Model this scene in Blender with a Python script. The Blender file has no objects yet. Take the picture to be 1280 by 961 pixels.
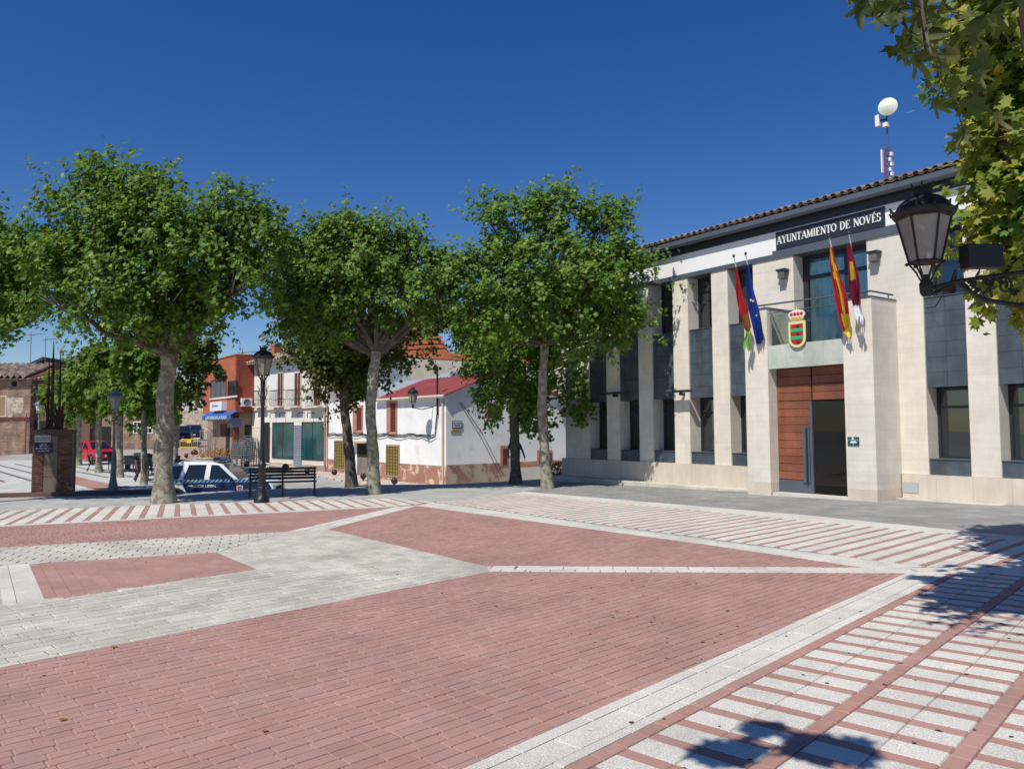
import bpy, bmesh, math, random
import numpy as np
from mathutils import Vector, Matrix
random.seed(7); np.random.seed(7)
SC = bpy.context.scene
COL = SC.collection
R = math.radians

# ---------------------------------------------------------------- camera
FPX = 950.0
PITCH, ROLL = R(3.2), R(0.35)
EYE = Vector((0, 0, 1.65))
Fv = Vector((0, math.cos(PITCH), math.sin(PITCH)))
Rt = Vector((1, 0, 0)); Up = Rt.cross(Fv)
R2 = Rt * math.cos(ROLL) - Up * math.sin(ROLL)
U2 = Rt * math.sin(ROLL) + Up * math.cos(ROLL)
cam_d = bpy.data.cameras.new('camera'); cam = bpy.data.objects.new('camera', cam_d); COL.objects.link(cam)
cam_d.sensor_width = 36; cam_d.lens = 36 * FPX / 1280.0
cam_d.clip_start = 0.05; cam_d.clip_end = 3000
M3 = Matrix((R2, U2, -Fv)).transposed()
cam.matrix_world = Matrix.Translation(EYE) @ M3.to_4x4()
SC.camera = cam
SC.render.resolution_x, SC.render.resolution_y = 1024, 768

# ---------------------------------------------------------------- sun and sky
SUN_EL = R(54)
s_h = Vector((-0.545, -0.838))              # horizontal direction towards the sun
to_sun = Vector((s_h.x * math.cos(SUN_EL), s_h.y * math.cos(SUN_EL), math.sin(SUN_EL))).normalized()
W = bpy.data.worlds.new('World'); SC.world = W; W.use_nodes = True
nt = W.node_tree; bg = nt.nodes['Background']
sky = nt.nodes.new('ShaderNodeTexSky'); sky.sky_type = 'NISHITA'; sky.sun_disc = False
sky.sun_elevation = SUN_EL; sky.sun_rotation = math.atan2(s_h.x, s_h.y)
sky.altitude = 600; sky.air_density = 1.0; sky.dust_density = 0.25; sky.ozone_density = 3.0
hs = nt.nodes.new('ShaderNodeHueSaturation'); hs.inputs['Saturation'].default_value = 1.34; hs.inputs['Hue'].default_value = .515
nt.links.new(sky.outputs[0], hs.inputs['Color']); nt.links.new(hs.outputs[0], bg.inputs[0])
bg.inputs[1].default_value = 0.098
sl = bpy.data.lights.new('sun', 'SUN'); sl.energy = 4.7; sl.angle = R(0.53); sl.color = (1.0, 0.95, 0.87)
sun = bpy.data.objects.new('sun', sl); COL.objects.link(sun)
sun.rotation_euler = (-to_sun).to_track_quat('-Z', 'Y').to_euler()
SC.view_settings.view_transform = 'Standard'; SC.view_settings.look = 'None'
SC.view_settings.exposure = 0.0; SC.view_settings.gamma = 1.0
SC.render.engine = 'CYCLES'

# ---------------------------------------------------------------- placing helpers
GA, GB = -0.0145, 0.0125
def G(x, y): return GA * y + GB * x                       # the plaza falls gently to the far left
def ray(x, y): return Fv + R2 * ((x - 640) / FPX) + U2 * ((480.5 - y) / FPX)
def gp(x, y):
    q = ray(x, y); t = (-EYE.z) / (q.z - GA * q.y - GB * q.x); return EYE + q * t
def at(x, y, Y):
    q = ray(x, y); return EYE + q * (Y / q.y)

# street terrain (lower than the plaza, climbing to the far left)
SP = [(-3, 34.5, -1.05), (3, 40, -1.0), (8, 34, -.75), (-10.6, 43.6, -.9), (-15.4, 47, -.65), (-18.7, 50, -.35), (-23, 55, -.25), (-29, 66, 0.0),
      (-33, 75, .45), (-42, 95, 1.9), (-11, 28.5, -1.3), (-16, 29, -1.3), (-8, 31, -1.25), (-18, 38, -1.1), (-22, 52, -.5), (-26, 60, -.6),
      (-50, 62, -.6), (-80, 62, -.5), (-30, 50, -.75), (-60, 40, -.8), (0, 20, -1.5), (-30, 15, -1.5), (20, 25, -1.2), (20, 60, -1), (0, 80, -.5), (40, 90, -1), (-90, 110, .5)]
def S(x, y):
    num = den = 0.0
    for a, b, c in SP:
        w = 1.0 / ((x - a) ** 2 + (y - b) ** 2 + .6) ** 1.7
        num += w * c; den += w
    return num / den

# ---------------------------------------------------------------- materials
def mat(name, col, rough=.8, var=.06, scale=6.0, bump=0.0, bscale=40.0, metal=0.0, piece=0.0, spec=.4, col2=None, mixlo=.45, mixhi=.62, speck=0.0, hue=0.0, sscale=180.0, streak=0.0, world=False, stain=0.0, layer=0.0):
    m = bpy.data.materials.new(name); m.use_nodes = True
    n = m.node_tree.nodes; l = m.node_tree.links; p = n['Principled BSDF']
    p.inputs['Roughness'].default_value = rough; p.inputs['Metallic'].default_value = metal
    p.inputs['Specular IOR Level'].default_value = spec
    tc = n.new('ShaderNodeTexCoord')
    if world:
        tc = n.new('ShaderNodeNewGeometry')
        class _T: pass
        _t = _T(); _t.outputs = {'Object': tc.outputs['Position']}; tc = _t
    base = n.new('ShaderNodeRGB'); base.outputs[0].default_value = (*col, 1)
    cur = base.outputs[0]
    def noise(sc, det=4, rgh=.6, vec=None):
        t = n.new('ShaderNodeTexNoise'); t.inputs['Scale'].default_value = sc; t.inputs['Detail'].default_value = det
        t.inputs['Roughness'].default_value = rgh; l.new(vec or tc.outputs['Object'], t.inputs['Vector']); return t.outputs['Fac']
    if col2:
        f = noise(scale, 5, .65); mr = n.new('ShaderNodeMapRange'); mr.inputs[1].default_value = mixlo; mr.inputs[2].default_value = mixhi
        l.new(f, mr.inputs[0]); mx = n.new('ShaderNodeMix'); mx.data_type = 'RGBA'; l.new(mr.outputs[0], mx.inputs[0]); l.new(cur, mx.inputs[6]); mx.inputs[7].default_value = (*col2, 1); cur = mx.outputs[2]
    def scalef(fac, lo, hi, a=0.3, b=0.7):
        nonlocal cur
        mr = n.new('ShaderNodeMapRange'); mr.inputs[1].default_value = a; mr.inputs[2].default_value = b; mr.inputs[3].default_value = lo; mr.inputs[4].default_value = hi
        l.new(fac, mr.inputs[0]); v = n.new('ShaderNodeVectorMath'); v.operation = 'SCALE'; l.new(cur, v.inputs[0]); l.new(mr.outputs[0], v.inputs['Scale']); cur = v.outputs[0]
    if var: scalef(noise(scale * .37 + .3), 1 - var * 1.6, 1 + var * 1.6)
    if streak:
        mp = n.new('ShaderNodeMapping'); mp.inputs['Scale'].default_value = (7, 7, .55); l.new(tc.outputs['Object'], mp.inputs[0])
        scalef(noise(1.0, 5, .6, mp.outputs[0]), 1 - streak, 1 + streak * .4)
    if piece:
        at_ = n.new('ShaderNodeAttribute'); at_.attribute_name = 'rnd'; oi = n.new('ShaderNodeObjectInfo')
        ad = n.new('ShaderNodeMath'); l.new(at_.outputs['Fac'], ad.inputs[0]); l.new(oi.outputs['Random'], ad.inputs[1])
        fr = n.new('ShaderNodeMath'); fr.operation = 'FRACT'; l.new(ad.outputs[0], fr.inputs[0])
        scalef(fr.outputs[0], 1 - piece, 1 + piece, 0, 1)
        if hue:
            h = n.new('ShaderNodeHueSaturation'); l.new(cur, h.inputs['Color']); m2 = n.new('ShaderNodeMath'); m2.operation = 'MULTIPLY_ADD'; m2.inputs[1].default_value = 7.31; m2.inputs[2].default_value = .2
            l.new(fr.outputs[0], m2.inputs[0]); f2 = n.new('ShaderNodeMath'); f2.operation = 'FRACT'; l.new(m2.outputs[0], f2.inputs[0])
            mr = n.new('ShaderNodeMapRange'); mr.inputs[3].default_value = 1 - hue; mr.inputs[4].default_value = 1 + hue; l.new(f2.outputs[0], mr.inputs[0]); l.new(mr.outputs[0], h.inputs['Saturation']); cur = h.outputs[0]
    if layer:
        mp = n.new('ShaderNodeMapping'); mp.inputs['Scale'].default_value = (.5, .5, 11); l.new(tc.outputs['Object'], mp.inputs[0])
        scalef(noise(1.0, 6, .7, mp.outputs[0]), 1 - layer, 1 + layer * .6)
    if stain: scalef(noise(.55, 8, .68), 1 - stain, 1 + stain * .25, .34, .56); scalef(noise(3.1, 6, .7), 1 - stain * .6, 1 + stain * .2, .3, .55)
    if speck: scalef(noise(sscale, 2, .8), 1 - speck, 1 + speck * .6, .38, .62)
    l.new(cur, p.inputs['Base Color'])
    if bump:
        b = n.new('ShaderNodeBump'); b.inputs['Strength'].default_value = bump; b.inputs['Distance'].default_value = .01
        l.new(noise(bscale, 4, .6), b.inputs['Height']); l.new(b.outputs[0], p.inputs['Normal'])
    return m

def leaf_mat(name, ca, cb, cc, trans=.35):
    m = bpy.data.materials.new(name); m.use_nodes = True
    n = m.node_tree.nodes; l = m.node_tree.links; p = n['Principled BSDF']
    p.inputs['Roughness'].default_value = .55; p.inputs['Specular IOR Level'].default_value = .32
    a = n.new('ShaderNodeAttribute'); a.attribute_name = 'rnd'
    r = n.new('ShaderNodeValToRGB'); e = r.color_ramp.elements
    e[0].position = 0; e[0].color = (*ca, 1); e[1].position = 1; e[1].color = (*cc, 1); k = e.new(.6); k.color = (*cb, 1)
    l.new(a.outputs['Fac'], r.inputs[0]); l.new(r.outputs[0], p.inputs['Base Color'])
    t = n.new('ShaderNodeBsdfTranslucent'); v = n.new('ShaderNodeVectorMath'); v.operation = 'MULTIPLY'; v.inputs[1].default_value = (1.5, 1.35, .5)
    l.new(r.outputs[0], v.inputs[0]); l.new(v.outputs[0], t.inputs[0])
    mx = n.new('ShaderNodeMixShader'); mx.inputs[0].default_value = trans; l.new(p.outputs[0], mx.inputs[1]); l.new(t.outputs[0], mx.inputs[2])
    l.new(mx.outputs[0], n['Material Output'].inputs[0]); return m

def glass_mat(name, tint, refl=.12):
    m = bpy.data.materials.new(name); m.use_nodes = True
    n = m.node_tree.nodes; l = m.node_tree.links; n.remove(n['Principled BSDF'])
    tr = n.new('ShaderNodeBsdfTransparent'); tr.inputs[0].default_value = (*tint, 1)
    gl = n.new('ShaderNodeBsdfGlossy'); gl.inputs['Roughness'].default_value = .02
    lw = n.new('ShaderNodeFresnel'); lw.inputs[0].default_value = 1.5
    ad = n.new('ShaderNodeMath'); ad.operation = 'ADD'; ad.inputs[1].default_value = refl; ad.use_clamp = True; l.new(lw.outputs[0], ad.inputs[0])
    mx = n.new('ShaderNodeMixShader'); l.new(ad.outputs[0], mx.inputs[0]); l.new(tr.outputs[0], mx.inputs[1]); l.new(gl.outputs[0], mx.inputs[2])
    l.new(mx.outputs[0], n['Material Output'].inputs[0]); return m

def bricktex_mat(name, c1, c2, mortar, bw, bh, rot=0.0, rough=.85, plane='XY', msize=.006, var=.15):
    m = bpy.data.materials.new(name); m.use_nodes = True
    n = m.node_tree.nodes; l = m.node_tree.links; p = n['Principled BSDF']; p.inputs['Roughness'].default_value = rough
    tc = n.new('ShaderNodeTexCoord'); mp = n.new('ShaderNodeMapping'); src = tc.outputs['Object']
    if plane == 'XZ':
        sp = n.new('ShaderNodeSeparateXYZ'); cb = n.new('ShaderNodeCombineXYZ'); ad = n.new('ShaderNodeMath')
        l.new(src, sp.inputs[0]); l.new(sp.outputs[0], ad.inputs[0]); l.new(sp.outputs[1], ad.inputs[1]); l.new(ad.outputs[0], cb.inputs[0]); l.new(sp.outputs[2], cb.inputs[1]); src = cb.outputs[0]
    mp.inputs['Rotation'].default_value = (0, 0, rot); l.new(src, mp.inputs[0])
    b = n.new('ShaderNodeTexBrick'); b.inputs['Scale'].default_value = 1; b.inputs['Brick Width'].default_value = bw; b.inputs['Row Height'].default_value = bh
    b.inputs['Mortar Size'].default_value = msize; b.inputs['Color1'].default_value = (*c1, 1); b.inputs['Color2'].default_value = (*c2, 1); b.inputs['Mortar'].default_value = (*mortar, 1)
    l.new(mp.outputs[0], b.inputs['Vector'])
    nz = n.new('ShaderNodeTexNoise'); nz.inputs['Scale'].default_value = 1.3; nz.inputs['Detail'].default_value = 6; l.new(tc.outputs['Object'], nz.inputs['Vector'])
    mr = n.new('ShaderNodeMapRange'); mr.inputs[1].default_value = .3; mr.inputs[2].default_value = .7; mr.inputs[3].default_value = 1 - var; mr.inputs[4].default_value = 1 + var; l.new(nz.outputs[0], mr.inputs[0])
    v = n.new('ShaderNodeVectorMath'); v.operation = 'SCALE'; l.new(b.outputs[0], v.inputs[0]); l.new(mr.outputs[0], v.inputs['Scale']); l.new(v.outputs[0], p.inputs['Base Color'])
    bp = n.new('ShaderNodeBump'); bp.inputs['Strength'].default_value = .5; bp.inputs['Distance'].default_value = .01; bp.invert = True; l.new(b.outputs['Fac'], bp.inputs['Height']); l.new(bp.outputs[0], p.inputs['Normal'])
    return m

RED = mat('red_paver', (.395, .23, .19), .85, .05, 2.2, .25, 160, piece=.055, hue=.06, speck=.16, sscale=260, world=True, stain=.08)
RJOINT = mat('red_joint', (.24, .155, .14), .95, .1)
GRAN = mat('granite_paver', (.57, .54, .455), .8, .07, 1.6, .3, 200, piece=.11, speck=.26, sscale=150, col2=(.47, .44, .36), mixlo=.4, mixhi=.7, world=True, stain=.16)
GRAN2 = mat('pale_granite', (.64, .615, .54), .8, .04, 1.6, .3, 200, piece=.06, speck=.34, sscale=130, world=True, stain=.12)
GJOINT = mat('grey_joint', (.12, .118, .095), .95, .1)
SETT = bricktex_mat('grey_setts', (.30, .30, .28), (.24, .24, .225), (.19, .19, .17), .22, .11, R(55), var=.2)
GTEX = bricktex_mat('granite_texture', (.44, .445, .41), (.37, .375, .345), (.2, .2, .18), .4, .2, R(20), var=.15)
TERR = bricktex_mat('terrace_paving', (.55, .55, .51), (.48, .48, .45), (.25, .24, .22), .6, .4, R(-50), var=.08)
ROAD = mat('street_concrete', (.33, .33, .31), .9, .12, 1.2, .2, 60)
TRAV = mat('travertine', (.73, .675, .58), .7, .05, 2.5, .12, 40, piece=.014, streak=.05, layer=.07, world=True, col2=(.68, .62, .525), mixlo=.42, mixhi=.7)
TRAVP = mat('plinth_stone', (.62, .54, .445), .75, .06, 2.5, .12, 40, piece=.04, streak=.09)
SLATE = mat('slate_panel', (.060, .080, .100), .42, .16, 3.0, .08, 30, piece=.10, spec=.6, streak=.25, col2=(.085, .105, .12), mixlo=.45, mixhi=.7)
STEEL = mat('grey_steel', (.085, .10, .125), .45, .08, 2, spec=.5)
DSTEEL = mat('dark_steel', (.022, .027, .036), .4, .06, 2, spec=.5)
FRAME = mat('window_frame', (.018, .027, .040), .35, .03, spec=.5)
WHITEP = mat('white_render', (.80, .80, .79), .85, .03, 2, .1, 60)
WHITEW = mat('whitewash', (.84, .84, .83), .9, .05, 1.1, .35, 18, col2=(.70, .69, .67), mixlo=.55, mixhi=.75)
DADO = mat('pink_dado', (.36, .19, .14), .9, .10, 1.6, .5, 14, col2=(.62, .45, .32), mixlo=.545, mixhi=.56)
DADO2 = mat('crumbling_dado', (.33, .19, .14), .9, .12, 1.9, .8, 10, col2=(.42, .34, .26), mixlo=.47, mixhi=.5)
MARBLE = mat('green_marble', (.42, .47, .41), .4, .08, 3, piece=.06, col2=(.52, .54, .47), mixlo=.4, mixhi=.65)
WOOD = mat('red_wood', (.23, .078, .042), .55, .15, 4, .1, 30, piece=.14, streak=.15)
GLASS = glass_mat('glass', (.42, .50, .52), .09)
BGLASS = glass_mat('balcony_glass', (.85, .95, .95), .05)
DOORGL = glass_mat('door_glass', (.5, .5, .5), .0)
CLEAR = glass_mat('clear_glass', (.86, .93, .90), .02)
GREENGL = glass_mat('green_glass', (.10, .25, .26), .12)
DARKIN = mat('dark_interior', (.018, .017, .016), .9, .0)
CURT = mat('curtain', (.70, .82, .78), .9, .05, 5)
TILE = mat('roof_tile', (.27, .20, .155), .9, .2, 3.0, .4, 30, piece=.22, hue=.2, col2=(.22, .17, .14), mixlo=.4, mixhi=.6)
OLDTILE = mat('old_tile', (.42, .33, .25), .9, .25, 2.0, .4, 20, piece=.35, col2=(.26, .19, .15), mixlo=.4, mixhi=.6)
GREYTILE = mat('grey_tile', (.26, .25, .22), .9, .2, 2.0, .4, 20, piece=.2)
BLACK = mat('black_iron', (.012, .012, .014), .38, .2, 8, .1, 60, spec=.6)
RUSTY = mat('rusty_black_iron', (.020, .014, .012), .6, .3, 14, .2, 70, spec=.4)
GREYIRON = mat('grey_iron', (.17, .19, .20), .5, .1, 5, spec=.5)
FROST = mat('frosted_pane', (.27, .24, .20), .45, .2, 6, spec=.4)
WHITEM = mat('white_metal', (.8, .8, .78), .4, .02)
SILV = mat('galvanised', (.35, .37, .38), .35, .1, 6, metal=.7)
DWOOD = mat('dark_bench_wood', (.030, .014, .013), .5, .2, 8)
BWOOD = mat('brown_bench_wood', (.20, .07, .045), .55, .2, 8)
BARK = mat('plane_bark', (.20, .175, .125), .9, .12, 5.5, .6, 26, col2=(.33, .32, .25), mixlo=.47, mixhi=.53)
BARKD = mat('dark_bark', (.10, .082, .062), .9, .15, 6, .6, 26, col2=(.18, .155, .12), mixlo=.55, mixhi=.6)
LEAF = leaf_mat('plane_leaf', (.065, .145, .024), (.155, .275, .042), (.34, .44, .095), .38)
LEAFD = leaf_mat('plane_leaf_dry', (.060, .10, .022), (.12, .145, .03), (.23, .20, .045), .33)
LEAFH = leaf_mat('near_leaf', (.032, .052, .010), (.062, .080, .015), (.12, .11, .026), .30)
LEAFSUN = leaf_mat('plane_leaf_sunlit', (.14, .21, .035), (.30, .34, .055), (.58, .48, .10), .42)  # bright yellow ramp: sunlight on the near tree put into the leaf colour
LEAFB = leaf_mat('terrace_tree_leaf', (.08, .16, .02), (.14, .24, .03), (.22, .32, .05), .38)
DRY = leaf_mat('dry_leaf', (.25, .10, .03), (.38, .17, .04), (.50, .28, .06), .2)
ORANGE = bricktex_mat('orange_brick', (.47, .13, .05), (.38, .10, .045), (.30, .12, .07), .26, .075, plane='XZ', var=.18)
OLDBRICK = bricktex_mat('old_brick', (.31, .16, .105), (.17, .085, .06), (.27, .21, .16), .34, .12, plane='XZ', msize=.022, var=.5)
PILLAR = bricktex_mat('pillar_brick', (.17, .085, .06), (.12, .06, .045), (.10, .075, .06), .26, .07, plane='XZ', msize=.014, var=.2)
STONEW = mat('rubble_stone', (.50, .42, .33), .9, .2, 4, .9, 9, col2=(.32, .26, .2), mixlo=.5, mixhi=.56)
CREAM = mat('cream_render', (.66, .60, .52), .85, .05, 1.5, .15, 30)
TAN = mat('tan_stone', (.34, .26, .19), .9, .15, 2.5, .5, 12, col2=(.25, .19, .14), mixlo=.5, mixhi=.55)
BEIGE = mat('beige_render', (.42, .39, .31), .9, .05, 1, .1, 20)
BLUES = mat('pale_blue_sheet', (.38, .46, .53), .6, .05, 1)
REDSHEET = mat('red_sheet', (.38, .10, .10), .6, .12, 1.5, .15, 12, col2=(.31, .09, .09), mixlo=.45, mixhi=.7)
SHUT = mat('brown_shutter', (.13, .035, .025), .7, .1, 5)
TERRA = mat('terracotta_frame', (.45, .22, .15), .8, .1, 4)
YEL = mat('yellow_paint', (.70, .52, .07), .6, .1, 4)
GRILLE = mat('ochre_ironwork', (.33, .25, .07), .6, .1, 6)
DOORG = mat('grey_wood_door', (.22, .18, .16), .8, .12, 4, streak=.2)
RUBBER = mat('rubber', (.012, .012, .012), .8, 0)
CABLE = mat('cable', (.02, .02, .02), .7, 0)
def plain(name, c, rough=.5, **k): return mat(name, c, rough, .03, 3, **k)

# ---------------------------------------------------------------- mesh builder
class MB:
    def __init__(s): s.v = []; s.f = []; s.m = []; s.r = []; s.cm = 0; s.cr = 0.0
    def face(s, idx): s.f.append(tuple(idx)); s.m.append(s.cm); s.r.append(s.cr)
    def quad(s, a, b, c, d):
        i = len(s.v); s.v += [tuple(a), tuple(b), tuple(c), tuple(d)]; s.face((i, i + 1, i + 2, i + 3)); return s
    def poly(s, pts):
        i = len(s.v); s.v += [tuple(p) for p in pts]; s.face(range(i, i + len(pts))); return s
    def box(s, x0, x1, y0, y1, z0, z1, M=None):
        P = [(x0, y0, z0), (x1, y0, z0), (x1, y1, z0), (x0, y1, z0), (x0, y0, z1), (x1, y0, z1), (x1, y1, z1), (x0, y1, z1)]
        if M: P = [tuple(M @ Vector(p)) for p in P]
        i = len(s.v); s.v += P
        for q in ((0, 3, 2, 1), (4, 5, 6, 7), (0, 1, 5, 4), (1, 2, 6, 5), (2, 3, 7, 6), (3, 0, 4, 7)): s.face([i + k for k in q])
        return s
    def tube(s, pts, rad, n=8, cap=True, sq=1.0):
        pts = [Vector(p) for p in pts]
        if not isinstance(rad, (list, tuple)): rad = [rad] * len(pts)
        rings = []; up = Vector((0, 0, 1))
        for k, p in enumerate(pts):
            d = (pts[min(k + 1, len(pts) - 1)] - pts[max(k - 1, 0)]).normalized()
            ref = up if abs(d.z) < .9 else Vector((0, 1, 0))
            a = d.cross(ref).normalized(); b = d.cross(a)
            if k and a.dot(pa) < 0: a, b = -a, -b
            pa = a; i = len(s.v); rings.append(i)
            for j in range(n):
                t = 2 * math.pi * j / n; s.v.append(tuple(p + a * math.cos(t) * rad[k] + b * math.sin(t) * rad[k] * sq))
        for k in range(len(pts) - 1):
            for j in range(n):
                a0, a1 = rings[k] + j, rings[k] + (j + 1) % n; b0, b1 = rings[k + 1] + j, rings[k + 1] + (j + 1) % n
                s.face((a0, a1, b1, b0))
        if cap:
            s.face([rings[0] + j for j in range(n)][::-1]); s.face([rings[-1] + j for j in range(n)])
        return s
    def lathe(s, prof, n=16, c=(0, 0, 0), phase=0.0):
        rings = []
        for r, z in prof:
            i = len(s.v); rings.append(i)
            for j in range(n):
                t = 2 * math.pi * j / n + phase; s.v.append((c[0] + r * math.cos(t), c[1] + r * math.sin(t), c[2] + z))
        for k in range(len(prof) - 1):
            for j in range(n):
                s.face((rings[k] + j, rings[k] + (j + 1) % n, rings[k + 1] + (j + 1) % n, rings[k + 1] + j))
        s.face([rings[0] + j for j in range(n)][::-1]); s.face([rings[-1] + j for j in range(n)])
        return s
    def ball(s, c, r, n=12, m=8, sc=(1, 1, 1)):
        pr = [(max(r * math.sin(math.pi * k / m), .001), -r * math.cos(math.pi * k / m)) for k in range(m + 1)]
        i0 = len(s.v); s.lathe(pr, n)
        for k in range(i0, len(s.v)):
            x, y, z = s.v[k]; s.v[k] = (c[0] + x * sc[0], c[1] + y * sc[1], c[2] + z * sc[2])
        return s
    def prism(s, pts, off):                       # planar outline pushed along off
        i = len(s.v); n = len(pts); off = Vector(off)
        s.v += [tuple(p) for p in pts] + [tuple(Vector(p) + off) for p in pts]
        s.face(range(i, i + n)); s.face(list(range(i + n, i + 2 * n))[::-1])
        for k in range(n): s.face((i + k, i + n + k, i + n + (k + 1) % n, i + (k + 1) % n))
        return s
    def mesh(s, name, mats, smooth=False, fix=True):
        me = bpy.data.meshes.new(name); me.from_pydata(s.v, [], s.f)
        if not isinstance(mats, (list, tuple)): mats = [mats]
        for m in mats: me.materials.append(m)
        if len(mats) > 1: me.polygons.foreach_set('material_index', s.m)
        if any(s.r):
            a = me.attributes.new('rnd', 'FLOAT', 'FACE'); a.data.foreach_set('value', s.r)
        if fix and len(s.f) < 30000:
            bm = bmesh.new(); bm.from_mesh(me); bmesh.ops.recalc_face_normals(bm, faces=bm.faces); bm.to_mesh(me); bm.free()
        if smooth:
            me.polygons.foreach_set('use_smooth', [True] * len(me.polygons))
            try: me.set_sharp_from_angle(angle=R(40))
            except Exception: pass
        me.update(); return me
    def build(s, name, mats, parent=None, loc=None, smooth=False, kind=None, fix=True):
        o = bpy.data.objects.new(name, s.mesh(name, mats, smooth, fix)); COL.objects.link(o)
        if parent: o.parent = parent
        if loc is not None: o.location = loc
        if kind: o['kind'] = kind
        return o
def bevel(o, w=.01, seg=1):
    m = o.modifiers.new('bevel', 'BEVEL'); m.width = w; m.segments = seg; m.limit_method = 'ANGLE'; return o
def tag(o, label, cat, group=None):
    o['label'] = label; o['category'] = cat
    if group: o['group'] = group
    return o
def thing(name, label, cat, loc=(0, 0, 0), rz=0.0, group=None):
    o = bpy.data.objects.new(name, None); COL.objects.link(o); o.empty_display_size = .2
    o.location = loc; o.rotation_euler = (0, 0, rz); return tag(o, label, cat, group)
def link_mesh(name, me, parent=None, M=None):
    o = bpy.data.objects.new(name, me); COL.objects.link(o)
    if parent: o.parent = parent
    if M is not None: o.matrix_local = M
    return o
def copy_thing(o, loc, rz=None, label=None):
    c = o.copy(); COL.objects.link(c); c.location = loc
    if rz is not None: c.rotation_euler = (0, 0, rz)
    if label: c['label'] = label
    for ch in list(o.children):
        d = ch.copy(); COL.objects.link(d); d.parent = c
        for g in list(ch.children):
            e = g.copy(); COL.objects.link(e); e.parent = d
    return c
def bx(name, m, parent, x0, x1, y0, y1, z0, z1, bev=0, label=None):
    o = MB().box(x0, x1, y0, y1, z0, z1).build(name, m, parent)
    if bev: bevel(o, bev)
    if label: o['label'] = label
    return o

# ================================================================ SETTING: ground
def hull(P):
    P = sorted(set((round(p[0], 4), round(p[1], 4)) for p in P)); 
    def half(Q):
        h = []
        for p in Q:
            while len(h) > 1 and (h[-1][0] - h[-2][0]) * (p[1] - h[-2][1]) - (h[-1][1] - h[-2][1]) * (p[0] - h[-2][0]) <= 0: h.pop()
            h.append(p)
        return h[:-1]
    return half(P) + half(P[::-1])
def clip(sub, reg):                                # both counter-clockwise, reg convex
    out = sub
    for k in range(len(reg)):
        a, b = reg[k], reg[(k + 1) % len(reg)]; inp = out; out = []
        if not inp: break
        def side(p): return (b[0] - a[0]) * (p[1] - a[1]) - (b[1] - a[1]) * (p[0] - a[0])
        for i in range(len(inp)):
            p, q = inp[i], inp[(i + 1) % len(inp)]; sp, sq = side(p), side(q)
            if sp >= 0: out.append(p)
            if (sp > 0 > sq) or (sp < 0 < sq):
                t = sp / (sp - sq); out.append((p[0] + (q[0] - p[0]) * t, p[1] + (q[1] - p[1]) * t))
    return out
def parea(P): return .5 * sum(P[i][0] * P[(i + 1) % len(P)][1] - P[(i + 1) % len(P)][0] * P[i][1] for i in range(len(P)))
def XY(*px): return [(gp(a, b).x, gp(a, b).y) for a, b in px]

# far terrain
mb = MB(); xs = list(np.concatenate([np.linspace(-400, -95, 8), np.arange(-90, 46, 1.5), np.linspace(50, 400, 9)])); ys = list(np.concatenate([np.linspace(-60, 10, 5), np.arange(14, 112, 1.5), np.linspace(120, 900, 9)]))
for y in ys:
    for x in xs: mb.v.append((x, y, min(S(x, y), 3) if y > 14 else -1.9))
nx = len(xs)
for j in range(len(ys) - 1):
    for i in range(nx - 1): mb.face((j * nx + i, j * nx + i + 1, (j + 1) * nx + i + 1, (j + 1) * nx + i))
street = mb.build('street', ROAD, smooth=True, fix=False, kind='structure')

# facade frame of the town hall
_v = ray(-43, 537.5); dF = Vector((_v.x, _v.y, 0)).normalized()
E1 = -dF; NI = Vector((dF.y, -dF.x, 0)); P1 = gp(1127, 623); P1.z = 0
def FL(u, off): q = P1 + E1 * u + NI * off; return (q.x, q.y)

edge = [(-70, -20), (35, -20), (35, 8), FL(6, 0), FL(-13.2, .5), FL(-13.2, 2.5), (2.6, 32.0), (-.5, 29.4), (-2.4, 28.3), (-6.8, 29.4), (-8.4, 27.6), (-12.0, 25.9), (-30, 24.2), (-70, 21)]
mb = MB(); i0 = len(mb.v)
top = [(x, y, G(x, y) - .014) for x, y in edge]
mb.prism(top, (0, 0, -1.3)); plaza = mb.build('plaza_ground', GTEX, kind='structure')

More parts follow.
